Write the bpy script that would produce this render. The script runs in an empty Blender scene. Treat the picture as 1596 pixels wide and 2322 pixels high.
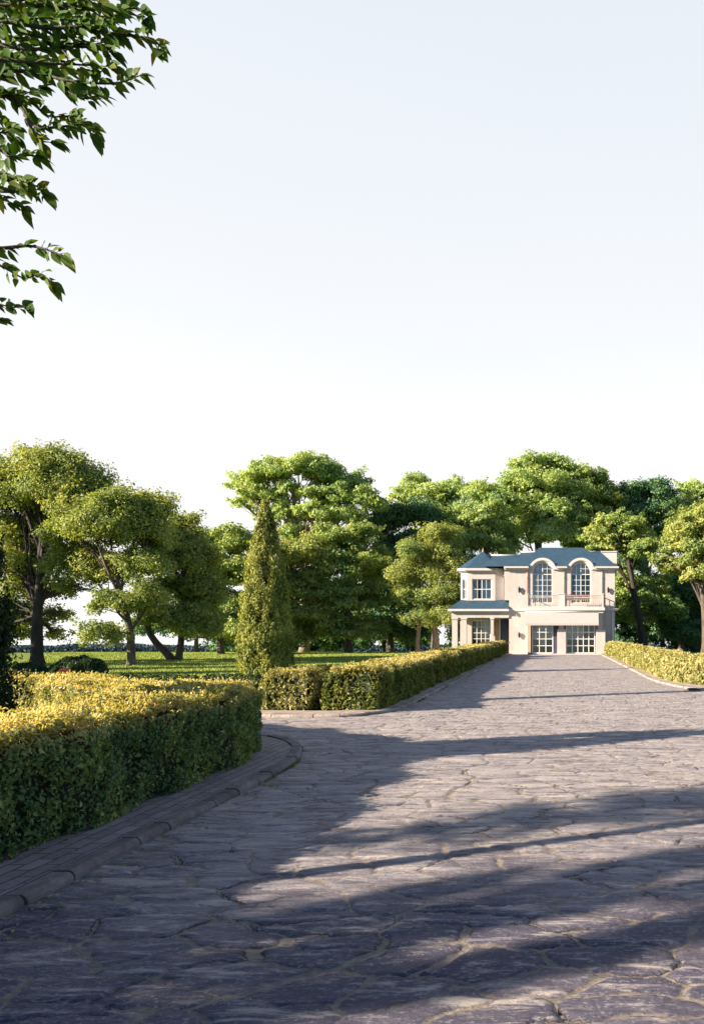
import bpy, math, random
import numpy as np
from mathutils import Vector

S = bpy.context.scene
# ------------------------------------------------------------------ camera
F, PX, HY = 1600.0, 1259.0, 1466.0        # focal length and vanishing point, in units of a 1596 px wide picture
CZ = 1.6
cam = bpy.data.cameras.new('camera')
camo = bpy.data.objects.new('camera', cam)
S.collection.objects.link(camo)
camo.location = (0, 0, CZ)
camo.rotation_euler = (math.pi/2, 0, 0)
cam.sensor_fit = 'HORIZONTAL'
cam.sensor_width = 36
cam.lens = 36*F/1596
cam.shift_x = (798-PX)/1596
cam.shift_y = (HY-1161)/1596
cam.clip_start = 0.05
cam.clip_end = 6000
S.camera = camo

# ------------------------------------------------------------------ light
SUN_EL, SUN_AZ = 22.0, 23.0       # light travels towards +X turned 23 deg to +Y
d = Vector((math.cos(math.radians(SUN_EL))*math.cos(math.radians(SUN_AZ)),
            math.cos(math.radians(SUN_EL))*math.sin(math.radians(SUN_AZ)),
            -math.sin(math.radians(SUN_EL))))
sun = bpy.data.lights.new('sun', 'SUN')
sun.energy = 5.0
sun.angle = math.radians(0.5)
sun.color = (1.0, 0.86, 0.66)
suno = bpy.data.objects.new('sun', sun)
S.collection.objects.link(suno)
suno.rotation_euler = d.to_track_quat('-Z', 'Y').to_euler()
W = bpy.data.worlds.new('World')
S.world = W
W.use_nodes = True
nt = W.node_tree
nt.nodes.clear()
wo = nt.nodes.new('ShaderNodeOutputWorld')
bg = nt.nodes.new('ShaderNodeBackground')
sky = nt.nodes.new('ShaderNodeTexSky')
sky.sky_type = 'NISHITA'
sky.sun_disc = False
sky.sun_elevation = math.radians(SUN_EL)
sky.sun_rotation = math.atan2(-d.x, -d.y)
sky.air_density = 1.0
sky.dust_density = 0.2
sky.ozone_density = 5.0
SKY_STRENGTH = 0.05
bg.inputs[1].default_value = SKY_STRENGTH
# bright veil shaped to the view ahead; darker blue elsewhere keeps the shadows deep
tc = nt.nodes.new('ShaderNodeTexCoord')
sp = nt.nodes.new('ShaderNodeSeparateXYZ')
nt.links.new(tc.outputs['Generated'], sp.inputs[0])
def wr(stops, src):
    r = nt.nodes.new('ShaderNodeValToRGB'); el = r.color_ramp.elements
    el[0].position = stops[0][0]; el[0].color = tuple(stops[0][1])+(1,)
    el[1].position = stops[-1][0]; el[1].color = tuple(stops[-1][1])+(1,)
    for p_, c_ in stops[1:-1]:
        q = el.new(p_); q.color = tuple(c_)+(1,)
    nt.links.new(src, r.inputs[0]); return r.outputs[0]
def wm(op, a, b, c=None, clamp=False):
    m = nt.nodes.new('ShaderNodeMath'); m.operation = op; m.use_clamp = clamp
    for i_, v in enumerate((a, b, c)):
        if v is None: continue
        if isinstance(v, (int, float)): m.inputs[i_].default_value = v
        else: nt.links.new(v, m.inputs[i_])
    return m.outputs[0]
elev = wr([(0.0, (1,1,1)), (0.72, (1,1,1)), (0.86, (0,0,0))], sp.outputs['Z'])
front = wr([(0.0, (0,0,0)), (0.62, (0,0,0)), (0.78, (1,1,1)), (1, (1,1,1))], wm('MULTIPLY_ADD', sp.outputs['Y'], 0.5, 0.5))
mp = nt.nodes.new('ShaderNodeMapping'); mp.inputs['Scale'].default_value = (1.0, 1.0, 5.0)
nt.links.new(tc.outputs['Generated'], mp.inputs[0])
ns = nt.nodes.new('ShaderNodeTexNoise'); ns.inputs['Scale'].default_value = 1.6; ns.inputs['Detail'].default_value = 4
nt.links.new(mp.outputs[0], ns.inputs['Vector'])
zz_ = wm('MULTIPLY_ADD', ns.outputs['Fac'], 0.10, wm('ADD', sp.outputs['Z'], -0.05))
K = 0.78/SKY_STRENGTH
veil = wr([(0.0, (0.48*K*0.05, 0.47*K*0.05, 0.455*K*0.05)), (0.22, (0.455*K*0.05, 0.455*K*0.05, 0.452*K*0.05)), (0.42, (0.395*K*0.05, 0.405*K*0.05, 0.42*K*0.05)), (0.68, (0.345*K*0.05, 0.368*K*0.05, 0.40*K*0.05)), (1.0, (0.28*K*0.05, 0.33*K*0.05, 0.39*K*0.05))], zz_)
vs = nt.nodes.new('ShaderNodeVectorMath'); vs.operation = 'SCALE'; vs.inputs['Scale'].default_value = 20.0
nt.links.new(veil, vs.inputs[0])
mx = nt.nodes.new('ShaderNodeMix'); mx.data_type = 'RGBA'
nt.links.new(wm('MULTIPLY', elev, front), mx.inputs[0])
nt.links.new(sky.outputs[0], mx.inputs[6])
nt.links.new(vs.outputs[0], mx.inputs[7])
nt.links.new(mx.outputs[2], bg.inputs[0])
nt.links.new(bg.outputs[0], wo.inputs[0])
S.view_settings.view_transform = 'Standard'
S.view_settings.look = 'None'
S.view_settings.gamma = 1
S.view_settings.exposure = 1.6

# ------------------------------------------------------------------ helpers
rng = np.random.default_rng(7)
rnd = random.Random(5)
_gy = np.arange(-400, 3001, 1.0)
_gs = np.interp(_gy, [-400, 48, 64, 230, 262, 3000], [0.0206, 0.0206, -0.02, -0.02, 0, 0])
_gz = np.concatenate([[0], np.cumsum((_gs[1:]+_gs[:-1])/2)])
_gz -= np.interp(0, _gy, _gz)
def g(y):
    return np.interp(y, _gy, _gz)
def gf(y):
    return float(g(y))
def P(x, y, Y):                          # picture point seen at depth Y -> world
    return ((x-PX)*Y/F, Y, CZ+(HY-y)*Y/F)
def gp(x, y):                            # picture point on the sloping ground
    Y = 1600*1.6/(y-HY+F*0.0206)
    return ((x-PX)*Y/F, Y)

def link(o, parent=None):
    S.collection.objects.link(o)
    if parent is not None:
        o.parent = parent
    return o
def tag(o, label=None, cat=None, group=None, kind=None):
    if label: o['label'] = label
    if cat: o['category'] = cat
    if group: o['group'] = group
    if kind: o['kind'] = kind
    return o
def thing(name, label, cat, loc, group=None, rz=0):
    o = bpy.data.objects.new(name, None)
    o.empty_display_size = 0.2
    link(o)
    o.location = loc
    o.rotation_euler = (0, 0, rz)
    return tag(o, label, cat, group)

class MB:
    """collects polygons in world space and links them as one mesh object"""
    def __init__(s): s.v = []; s.f = []; s.sm = []
    def quad(s, *p, smooth=False):
        i = len(s.v); s.v += [tuple(q) for q in p]; s.f.append(tuple(range(i, i+len(p)))); s.sm.append(smooth)
    def box(s, x0, x1, y0, y1, z0, z1):
        i = len(s.v)
        s.v += [(x0,y0,z0),(x1,y0,z0),(x1,y1,z0),(x0,y1,z0),(x0,y0,z1),(x1,y0,z1),(x1,y1,z1),(x0,y1,z1)]
        for q in ((0,3,2,1),(4,5,6,7),(0,1,5,4),(1,2,6,5),(2,3,7,6),(3,0,4,7)):
            s.f.append(tuple(i+k for k in q)); s.sm.append(False)
    def prism(s, poly, z0, z1, axis='z'):
        """poly: list of 2-D points; extruded along axis"""
        n = len(poly); i = len(s.v)
        def mk(p, h):
            return (p[0], p[1], h) if axis == 'z' else ((p[0], h, p[1]) if axis == 'y' else (h, p[0], p[1]))
        s.v += [mk(p, z0) for p in poly]+[mk(p, z1) for p in poly]
        s.f.append(tuple(i+k for k in reversed(range(n)))); s.sm.append(False)
        s.f.append(tuple(i+n+k for k in range(n))); s.sm.append(False)
        for k in range(n):
            j = (k+1) % n
            s.f.append((i+k, i+j, i+n+j, i+n+k)); s.sm.append(False)
    def tube(s, pts, rad, n=8, cap=True):
        pts = [Vector(p) for p in pts]
        if not hasattr(rad, '__len__'): rad = [rad]*len(pts)
        i0 = len(s.v)
        for k, p in enumerate(pts):
            a = pts[max(0, k-1)]; b = pts[min(len(pts)-1, k+1)]
            t = (b-a).normalized()
            u = t.cross(Vector((0.31, 0.95, 0.07))).normalized(); w = t.cross(u)
            for j in range(n):
                an = 2*math.pi*j/n
                s.v.append(tuple(p+(u*math.cos(an)+w*math.sin(an))*rad[k]))
        for k in range(len(pts)-1):
            for j in range(n):
                a = i0+k*n+j; b = i0+k*n+(j+1) % n
                s.f.append((a, b, b+n, a+n)); s.sm.append(True)
        if cap:
            s.f.append(tuple(i0+j for j in reversed(range(n)))); s.sm.append(False)
            s.f.append(tuple(i0+(len(pts)-1)*n+j for j in range(n))); s.sm.append(False)
    def build(s, name, mat, parent=None, bevel=0):
        me = bpy.data.meshes.new(name)
        off = Vector(parent['_w']) if parent is not None and '_w' in parent else (Vector(parent.location) if parent is not None and parent.parent is None else Vector((0,0,0)))
        if parent is not None and parent.parent is not None:
            r = parent.parent
            off = Vector(r.location)
        me.from_pydata([(v[0]-off.x, v[1]-off.y, v[2]-off.z) for v in s.v], [], s.f)
        me.polygons.foreach_set('use_smooth', s.sm)
        me.materials.append(mat)
        me.update()
        o = bpy.data.objects.new(name, me)
        link(o, parent)
        if bevel:
            b = o.modifiers.new('bevel', 'BEVEL'); b.width = bevel; b.segments = 2; b.limit_method = 'ANGLE'
        return o

def npmesh(name, V, Fc, mat, parent=None, smooth=False):
    """V (n,3) world, Fc (m,k)"""
    off = np.array(parent.location) if parent is not None else np.zeros(3)
    V = (V-off).astype(np.float32)
    me = bpy.data.meshes.new(name)
    m, k = Fc.shape
    me.vertices.add(len(V)); me.vertices.foreach_set('co', V.ravel())
    me.loops.add(m*k); me.loops.foreach_set('vertex_index', Fc.astype(np.int32).ravel())
    me.polygons.add(m); me.polygons.foreach_set('loop_start', np.arange(0, m*k, k, dtype=np.int32))
    if smooth: me.polygons.foreach_set('use_smooth', np.ones(m, dtype=bool))
    me.update(calc_edges=True)
    me.materials.append(mat)
    o = bpy.data.objects.new(name, me)
    return link(o, parent)

def unit(a): return a/np.maximum(np.linalg.norm(a, axis=1, keepdims=True), 1e-6)
def leaves(C, N, L, Wd, T=None, fold=0.18):
    """folded rhombic leaves at C, facing N, length L, width Wd -> verts, faces"""
    n = len(C)
    N = unit(N)
    if T is None: T = rng.normal(size=(n, 3))
    T = unit(T-N*np.sum(T*N, axis=1, keepdims=True))
    B = np.cross(N, T)
    L = np.broadcast_to(np.asarray(L, float), (n,))[:, None]
    Wd = np.broadcast_to(np.asarray(Wd, float), (n,))[:, None]
    V = np.empty((n, 4, 3))
    V[:, 0] = C-T*L*0.5
    V[:, 1] = C-T*L*0.05+B*Wd*0.5+N*L*fold
    V[:, 2] = C+T*L*0.5
    V[:, 3] = C-T*L*0.05-B*Wd*0.5+N*L*fold
    i = np.arange(n)*4
    Fc = np.concatenate([np.stack([i, i+2, i+1], 1), np.stack([i, i+3, i+2], 1)])
    return V.reshape(-1, 3), Fc

# ------------------------------------------------------------------ materials
def newmat(name):
    m = bpy.data.materials.new(name); m.use_nodes = True
    t = m.node_tree; t.nodes.clear()
    o = t.nodes.new('ShaderNodeOutputMaterial')
    return m, t, o
def N_(t, kind, **kw):
    n = t.nodes.new(kind)
    for k, v in kw.items():
        if k.startswith('i_'):
            n.inputs[k[2:].replace('_', ' ')].default_value = v
        else: setattr(n, k, v)
    return n
def ramp(t, src, stops):
    r = t.nodes.new('ShaderNodeValToRGB')
    el = r.color_ramp.elements
    el[0].position = stops[0][0]; el[0].color = tuple(stops[0][1])+(1,)
    el[1].position = stops[-1][0]; el[1].color = tuple(stops[-1][1])+(1,)
    for p, c in stops[1:-1]:
        q = el.new(p); q.color = tuple(c)+(1,)
    t.links.new(src, r.inputs[0])
    return r.outputs[0]
def mixc(t, fac, a, b, mode='MIX'):
    m = t.nodes.new('ShaderNodeMix'); m.data_type = 'RGBA'; m.blend_type = mode
    if hasattr(fac, 'links') or hasattr(fac, 'is_linked'): t.links.new(fac, m.inputs[0])
    else: m.inputs[0].default_value = fac
    for s_, i in ((a, 6), (b, 7)):
        if isinstance(s_, tuple): m.inputs[i].default_value = s_+(1,)
        else: t.links.new(s_, m.inputs[i])
    return m.outputs[2]
def math_(t, op, a, b=None, c=None, clamp=False):
    m = t.nodes.new('ShaderNodeMath'); m.operation = op; m.use_clamp = clamp
    for i, s_ in enumerate((a, b, c)):
        if s_ is None: continue
        if isinstance(s_, (int, float)): m.inputs[i].default_value = s_
        else: t.links.new(s_, m.inputs[i])
    return m.outputs[0]
def objco(t, scale=(1,1,1), rot=(0,0,0)):
    tcn = t.nodes.new('ShaderNodeTexCoord'); mpn = t.nodes.new('ShaderNodeMapping')
    mpn.inputs['Scale'].default_value = scale; mpn.inputs['Rotation'].default_value = rot
    t.links.new(tcn.outputs['Object'], mpn.inputs[0]); return mpn.outputs[0]
def noise(t, co, scale, detail=3, rough=0.55, dist=0.0):
    n = t.nodes.new('ShaderNodeTexNoise')
    n.inputs['Scale'].default_value = scale; n.inputs['Detail'].default_value = detail
    n.inputs['Roughness'].default_value = rough; n.inputs['Distortion'].default_value = dist
    t.links.new(co, n.inputs['Vector']); return n.outputs['Fac']

def foliage(name, cols, sc=0.6, trans=0.25, rough=0.55, spec=0.25):
    """cols: list of colours from dark to light picked per leaf and per clump"""
    m, t, o = newmat(name)
    ge = t.nodes.new('ShaderNodeNewGeometry')
    co = objco(t)
    nz = noise(t, co, sc, 2)
    a = math_(t, 'MULTIPLY', ge.outputs['Random Per Island'], 0.55)
    b = math_(t, 'MULTIPLY_ADD', nz, 1.5, -0.52)
    f = math_(t, 'ADD', a, b, clamp=True)
    n = len(cols)
    c = ramp(t, f, [(i/(n-1), cols[i]) for i in range(n)])
    p = t.nodes.new('ShaderNodeBsdfPrincipled')
    t.links.new(c, p.inputs['Base Color'])
    p.inputs['Roughness'].default_value = rough
    p.inputs['Specular IOR Level'].default_value = spec
    tr = t.nodes.new('ShaderNodeBsdfTranslucent')
    t.links.new(mixc(t, 1.0, c, (1.5, 1.35, 0.5), 'MULTIPLY'), tr.inputs[0])
    ms = t.nodes.new('ShaderNodeMixShader'); ms.inputs[0].default_value = trans
    t.links.new(p.outputs[0], ms.inputs[1]); t.links.new(tr.outputs[0], ms.inputs[2])
    t.links.new(ms.outputs[0], o.inputs[0])
    return m
def plain(name, col, rough=0.6, var=0.12, sc=6.0, bump=0.0, spec=0.4, metal=0.0, bsc=30, stain=None):
    m, t, o = newmat(name)
    co = objco(t)
    nz = noise(t, co, sc, 5)
    lo = tuple(c*(1-var) for c in col); hi = tuple(min(1, c*(1+var)) for c in col)
    c = ramp(t, nz, [(0.3, lo), (0.7, hi)])
    if stain:
        nz2 = noise(t, objco(t, (1.4, 1.4, 0.35)), 1.6, 5)
        c = mixc(t, ramp(t, nz2, [(0.48, (0,0,0)), (0.75, (0.5,0.5,0.5))]), c, stain)
    p = t.nodes.new('ShaderNodeBsdfPrincipled')
    t.links.new(c, p.inputs['Base Color'])
    p.inputs['Roughness'].default_value = rough; p.inputs['Specular IOR Level'].default_value = spec
    p.inputs['Metallic'].default_value = metal
    if bump:
        b = t.nodes.new('ShaderNodeBump'); b.inputs['Strength'].default_value = bump; b.inputs['Distance'].default_value = 0.02
        t.links.new(noise(t, co, bsc, 4), b.inputs['Height']); t.links.new(b.outputs[0], p.inputs['Normal'])
    t.links.new(p.outputs[0], o.inputs[0])
    return m
def bark(name, a, b):
    m, t, o = newmat(name)
    nz = noise(t, objco(t, (1, 1, 0.22)), 9, 6, 0.7, 0.5)
    p = t.nodes.new('ShaderNodeBsdfPrincipled'); p.inputs['Roughness'].default_value = 0.85
    t.links.new(ramp(t, nz, [(0.35, a), (0.65, b)]), p.inputs['Base Color'])
    bu = t.nodes.new('ShaderNodeBump'); bu.inputs['Strength'].default_value = 0.8; bu.inputs['Distance'].default_value = 0.04
    t.links.new(nz, bu.inputs['Height']); t.links.new(bu.outputs[0], p.inputs['Normal'])
    t.links.new(p.outputs[0], o.inputs[0]); return m

M = {}
M['bark'] = bark('bark', (0.045, 0.035, 0.03), (0.16, 0.125, 0.10))
M['bark_pale'] = bark('bark_pale', (0.14, 0.10, 0.075), (0.34, 0.26, 0.2))
M['bark_dark'] = bark('bark_dark', (0.02, 0.016, 0.014), (0.06, 0.045, 0.035))
# olive broadleaf, green broadleaf, dark broadleaf, cypress, hedge
M['olive'] = foliage('olive_leaves', [(0.08,0.16,0.075),(0.22,0.29,0.085),(0.35,0.40,0.12),(0.47,0.44,0.14)], 0.35, 0.35)
M['green'] = foliage('green_leaves', [(0.07,0.18,0.09),(0.20,0.31,0.10),(0.36,0.43,0.13),(0.48,0.48,0.16)], 0.35, 0.35)
M['light'] = foliage('light_green_leaves', [(0.10,0.22,0.10),(0.28,0.40,0.14),(0.41,0.51,0.21),(0.52,0.58,0.27)], 0.3, 0.4)
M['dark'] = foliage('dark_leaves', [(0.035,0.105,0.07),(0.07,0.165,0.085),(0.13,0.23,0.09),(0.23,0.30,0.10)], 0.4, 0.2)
M['cypress'] = foliage('cypress_leaves', [(0.06,0.10,0.03),(0.20,0.24,0.065),(0.37,0.39,0.11),(0.50,0.48,0.17)], 1.4, 0.2, 0.7)
M['cypress_shaded'] = foliage('shaded_cypress_leaves', [(0.01,0.03,0.015),(0.02,0.05,0.02),(0.05,0.08,0.025)], 1.4, 0.1, 0.7)  # the column's shaded side put into much darker leaf colours
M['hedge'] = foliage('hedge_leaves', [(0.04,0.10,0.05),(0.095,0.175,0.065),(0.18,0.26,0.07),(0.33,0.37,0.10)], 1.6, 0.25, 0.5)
M['hedge_gold_sunlit'] = foliage('sunlit_golden_hedge_leaves', [(0.14,0.17,0.055),(0.27,0.28,0.095),(0.42,0.39,0.16),(0.58,0.52,0.31)], 1.6, 0.3, 0.5)  # new growth tone, plus sunlight on tops and sun sides put into the colour
M['hedge_olive'] = foliage('olive_hedge_leaves', [(0.07,0.11,0.03),(0.13,0.17,0.04),(0.22,0.24,0.05),(0.35,0.33,0.08)], 1.6, 0.3, 0.5)
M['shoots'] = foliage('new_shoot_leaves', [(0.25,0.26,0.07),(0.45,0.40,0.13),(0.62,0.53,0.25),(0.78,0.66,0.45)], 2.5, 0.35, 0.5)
M['hedge_back'] = foliage('shaded_hedge_leaves', [(0.015,0.04,0.015),(0.035,0.07,0.02),(0.07,0.10,0.03)], 1.6, 0.1)  # tree shade lying on the back hedge put into darker leaves
M['core'] = plain('hedge_twigs', (0.018, 0.025, 0.012), 0.95, 0.4, 9, 0.6)
M['branch_leaf'] = foliage('branch_leaves', [(0.025,0.075,0.014),(0.05,0.115,0.016),(0.09,0.14,0.018),(0.19,0.15,0.022)], 3.0, 0.3, 0.65, 0.12)
M['grass'] = foliage('grass_blades', [(0.15,0.25,0.045),(0.26,0.33,0.06),(0.33,0.39,0.08),(0.38,0.41,0.10)], 0.5, 0.1, 0.6)
M['shrub'] = foliage('shrub_leaves', [(0.02,0.06,0.03),(0.05,0.10,0.04),(0.09,0.14,0.05)], 1.5, 0.15)
M['red'] = foliage('red_leaves', [(0.16,0.05,0.04),(0.3,0.08,0.06),(0.42,0.16,0.12)], 3, 0.2)
M['far'] = foliage('hazy_far_leaves', [(0.03,0.07,0.11),(0.05,0.09,0.13),(0.07,0.12,0.15)], 0.05, 0.1)  # distance haze over the tree belt put into its blue
M['stucco'] = plain('stucco', (0.52, 0.465, 0.45), 0.85, 0.05, 3.0, 0.35, 0.2, bsc=60, stain=(0.37, 0.325, 0.32))
M['trim'] = plain('trim_stucco', (0.57, 0.525, 0.525), 0.7, 0.05, 6, 0.15, 0.3, stain=(0.43, 0.385, 0.375))
M['white'] = plain('white_paint', (0.70, 0.69, 0.68), 0.45, 0.03, 8, 0, 0.4)
M['awning'] = plain('awning_canvas', (0.43, 0.385, 0.375), 0.8, 0.05, 8, 0.1, 0.2)
M['ocher'] = plain('ochre_wood', (0.42, 0.25, 0.12), 0.55, 0.2, 12)
M['navy'] = plain('navy_paint', (0.05, 0.055, 0.10), 0.4, 0.15, 10)
M['terra'] = plain('terracotta_stucco', (0.55, 0.33, 0.22), 0.8, 0.12, 4)
M['iron'] = plain('dark_metal', (0.045, 0.045, 0.05), 0.45, 0.2, 15, 0, 0.5, 0.6)
M['cream_iron'] = plain('cream_metal', (0.36, 0.31, 0.28), 0.5, 0.1, 15)
M['interior'] = plain('room_plaster', (0.18, 0.15, 0.15), 0.9, 0.1, 3)
M['curtain'] = plain('curtain_cloth', (0.72, 0.70, 0.68), 0.9, 0.1, 5, 0.2)
M['pebble'] = plain('pale_gravel', (0.5, 0.44, 0.38), 0.9, 0.25, 12, 0.5)
M['soil'] = plain('soil', (0.05, 0.045, 0.03), 0.95, 0.4, 6, 0.8)

def mat_glass():
    m, t, o = newmat('window_glass')
    gl = t.nodes.new('ShaderNodeBsdfGlossy'); gl.inputs['Roughness'].default_value = 0.03
    gl.inputs[0].default_value = (0.85, 0.92, 1.0, 1)
    tr = t.nodes.new('ShaderNodeBsdfTransparent'); tr.inputs[0].default_value = (0.75, 0.78, 0.8, 1)
    fr = t.nodes.new('ShaderNodeFresnel'); fr.inputs[0].default_value = 1.55
    f = math_(t, 'ADD', fr.outputs[0], 0.06, clamp=True)
    ms = t.nodes.new('ShaderNodeMixShader'); t.links.new(f, ms.inputs[0])
    b = t.nodes.new('ShaderNodeBump'); b.inputs['Strength'].default_value = 0.06
    t.links.new(noise(t, objco(t), 1.2, 2), b.inputs['Height']); t.links.new(b.outputs[0], gl.inputs['Normal'])
    t.links.new(tr.outputs[0], ms.inputs[1]); t.links.new(gl.outputs[0], ms.inputs[2])
    t.links.new(ms.outputs[0], o.inputs[0]); return m
M['glass'] = mat_glass()

def mat_roof():
    m, t, o = newmat('slate_blue_shingles')
    co = objco(t)
    br = t.nodes.new('ShaderNodeTexBrick')
    mpn = objco(t, (1, 1, 1), (math.radians(90), 0, 0))
    t.links.new(mpn, br.inputs['Vector'])
    br.inputs['Scale'].default_value = 2.2
    br.inputs['Color1'].default_value = (0.012, 0.045, 0.085, 1)
    br.inputs['Color2'].default_value = (0.022, 0.072, 0.12, 1)
    br.inputs['Mortar'].default_value = (0.02, 0.05, 0.09, 1)
    br.inputs['Mortar Size'].default_value = 0.03
    br.inputs['Row Height'].default_value = 0.3
    br.inputs['Brick Width'].default_value = 0.5
    c = mixc(t, ramp(t, noise(t, co, 1.2, 4), [(0.35, (0,0,0)), (0.7, (0.55,0.55,0.55))]), br.outputs[0], (0.034, 0.075, 0.12))
    p = t.nodes.new('ShaderNodeBsdfPrincipled'); p.inputs['Roughness'].default_value = 0.6
    t.links.new(c, p.inputs['Base Color'])
    b = t.nodes.new('ShaderNodeBump'); b.inputs['Strength'].default_value = 0.5; b.inputs['Distance'].default_value = 0.02
    t.links.new(br.outputs['Fac'], b.inputs['Height']); b.invert = True
    t.links.new(b.outputs[0], p.inputs['Normal'])
    t.links.new(p.outputs[0], o.inputs[0]); return m
M['roof'] = mat_roof()

def mat_drive():
    m, t, o = newmat('stamped_flagstones')
    co0 = objco(t)
    # wobble the coordinates so that the joints wander
    def wob(scale, amt, src):
        n = t.nodes.new('ShaderNodeTexNoise'); n.inputs['Scale'].default_value = scale; n.inputs['Detail'].default_value = 3
        t.links.new(src, n.inputs['Vector'])
        s_ = t.nodes.new('ShaderNodeVectorMath'); s_.operation = 'SUBTRACT'; s_.inputs[1].default_value = (0.5, 0.5, 0.5)
        t.links.new(n.outputs['Color'], s_.inputs[0])
        k = t.nodes.new('ShaderNodeVectorMath'); k.operation = 'SCALE'; k.inputs['Scale'].default_value = amt
        t.links.new(s_.outputs[0], k.inputs[0])
        a = t.nodes.new('ShaderNodeVectorMath'); a.operation = 'ADD'
        t.links.new(src, a.inputs[0]); t.links.new(k.outputs[0], a.inputs[1]); return a.outputs[0]
    co = wob(1.3, 0.45, co0); co = wob(7.0, 0.09, co)
    mpn = t.nodes.new('ShaderNodeMapping'); mpn.inputs['Scale'].default_value = (0.9, 1.9, 1.0)
    mpn.inputs['Location'].default_value = (0.37, 0.1, 0)
    t.links.new(co, mpn.inputs[0])
    flat = t.nodes.new('ShaderNodeVectorMath'); flat.operation = 'MULTIPLY'; flat.inputs[1].default_value = (1, 1, 0)
    t.links.new(mpn.outputs[0], flat.inputs[0])
    ve = t.nodes.new('ShaderNodeTexVoronoi'); ve.feature = 'DISTANCE_TO_EDGE'; ve.inputs['Scale'].default_value = 2.2
    vc = t.nodes.new('ShaderNodeTexVoronoi'); vc.feature = 'F1'; vc.inputs['Scale'].default_value = 2.2
    for v in (ve, vc):
        v.voronoi_dimensions = '2D'; v.inputs['Randomness'].default_value = 1.0
        t.links.new(flat.outputs[0], v.inputs['Vector'])
    edge = ve.outputs['Distance']
    n1 = noise(t, co0, 1.9, 4, 0.6)
    wdt = math_(t, 'MULTIPLY_ADD', n1, 0.23, -0.092)            # joint half width, closing up in places
    jn = math_(t, 'SUBTRACT', edge, wdt)
    joint = ramp(t, jn, [(0.0, (1,1,1)), (0.03, (0,0,0))])        # 1 in the joint
    lip = ramp(t, jn, [(0.0, (0,0,0)), (0.010, (1,1,1)), (0.022, (1,1,1)), (0.036, (0,0,0))])
    lipm = ramp(t, noise(t, co0, 1.7, 2), [(0.50, (0,0,0)), (0.60, (1,1,1))])
    fine = noise(t, objco(t, (1, 1.5, 1)), 34, 6, 0.75)
    ribs = noise(t, objco(t, (1, 5.0, 1)), 2.1, 7, 0.72, 0.6)      # split slate ribbing running across the drive
    ribs2 = noise(t, objco(t, (1, 3.6, 1)), 7.5, 5, 0.7, 0.3)
    med = noise(t, objco(t, (1, 2.2, 1)), 1.6, 5, 0.65)
    sep = t.nodes.new('ShaderNodeSeparateColor'); t.links.new(vc.outputs['Color'], sep.inputs[0])
    st = mixc(t, 0.55, ramp(t, med, [(0.3, (0.055, 0.051, 0.095)), (0.5, (0.105, 0.094, 0.14)), (0.74, (0.21, 0.186, 0.225))]),
              ramp(t, sep.outputs[0], [(0, (0.05, 0.047, 0.09)), (0.5, (0.095, 0.086, 0.13)), (1, (0.16, 0.14, 0.18))]))
    st = mixc(t, ramp(t, fine, [(0.34, (0.8,)*3), (0.46, (0,)*3)]), st, (0.045, 0.042, 0.062))
    st = mixc(t, ramp(t, fine, [(0.54, (0,)*3), (0.64, (0.8,)*3)]), st, (0.42, 0.385, 0.40))
    # paler with distance: bright grazing light on far stones put into the colour
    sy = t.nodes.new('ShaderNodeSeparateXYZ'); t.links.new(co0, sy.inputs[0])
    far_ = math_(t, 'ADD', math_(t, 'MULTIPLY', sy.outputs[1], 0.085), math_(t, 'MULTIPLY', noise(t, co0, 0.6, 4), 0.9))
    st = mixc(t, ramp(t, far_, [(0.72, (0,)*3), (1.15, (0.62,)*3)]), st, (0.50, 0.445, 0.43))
    st = mixc(t, ramp(t, ribs, [(0.38, (0.8,)*3), (0.5, (0,)*3)]), st, (0.085, 0.075, 0.105))
    st = mixc(t, ramp(t, ribs, [(0.53, (0,)*3), (0.64, (0.9,)*3)]), st, (0.52, 0.45, 0.41))
    st = mixc(t, ramp(t, ribs2, [(0.56, (0,)*3), (0.70, (0.55,)*3)]), st, (0.38, 0.33, 0.30))
    gr = ramp(t, noise(t, co0, 12, 5, 0.7), [(0.3, (0.15, 0.125, 0.11)), (0.7, (0.38, 0.315, 0.26))])
    c = mixc(t, joint, st, gr)
    lp = math_(t, 'MULTIPLY', lip, lipm)
    c = mixc(t, math_(t, 'MULTIPLY', lp, 0.8), c, (0.03, 0.027, 0.03))
    p = t.nodes.new('ShaderNodeBsdfPrincipled')
    t.links.new(c, p.inputs['Base Color'])
    t.links.new(ramp(t, fine, [(0.3, (0.6,)*3), (0.7, (0.85,)*3)]), p.inputs['Roughness'])
    p.inputs['Specular IOR Level'].default_value = 0.3
    # real relief: stones stand proud of the joints, split faces are ribbed
    top = ramp(t, jn, [(-0.0, (0,0,0)), (0.012, (0.6,)*3), (0.05, (1,1,1))])
    hd = math_(t, 'SUBTRACT', top, math_(t, 'MULTIPLY', lp, 1.1))
    hd = math_(t, 'ADD', hd, math_(t, 'MULTIPLY_ADD', ribs, 2.4, -1.2))
    hd = math_(t, 'ADD', hd, math_(t, 'MULTIPLY_ADD', sep.outputs[1], 0.5, -0.25))
    dn = t.nodes.new('ShaderNodeDisplacement'); dn.inputs['Scale'].default_value = 0.011; dn.inputs['Midlevel'].default_value = 1.0
    t.links.new(hd, dn.inputs['Height']); t.links.new(dn.outputs[0], o.inputs['Displacement'])
    h = math_(t, 'ADD', math_(t, 'MULTIPLY', ribs, 1.5), math_(t, 'MULTIPLY', ribs2, 2.6))
    h3 = math_(t, 'ADD', h, math_(t, 'MULTIPLY', fine, 1.6))
    b = t.nodes.new('ShaderNodeBump'); b.inputs['Strength'].default_value = 0.9; b.inputs['Distance'].default_value = 0.012
    t.links.new(h3, b.inputs['Height']); t.links.new(b.outputs[0], p.inputs['Normal'])
    t.links.new(p.outputs[0], o.inputs[0])
    m.displacement_method = 'DISPLACEMENT'
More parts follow.
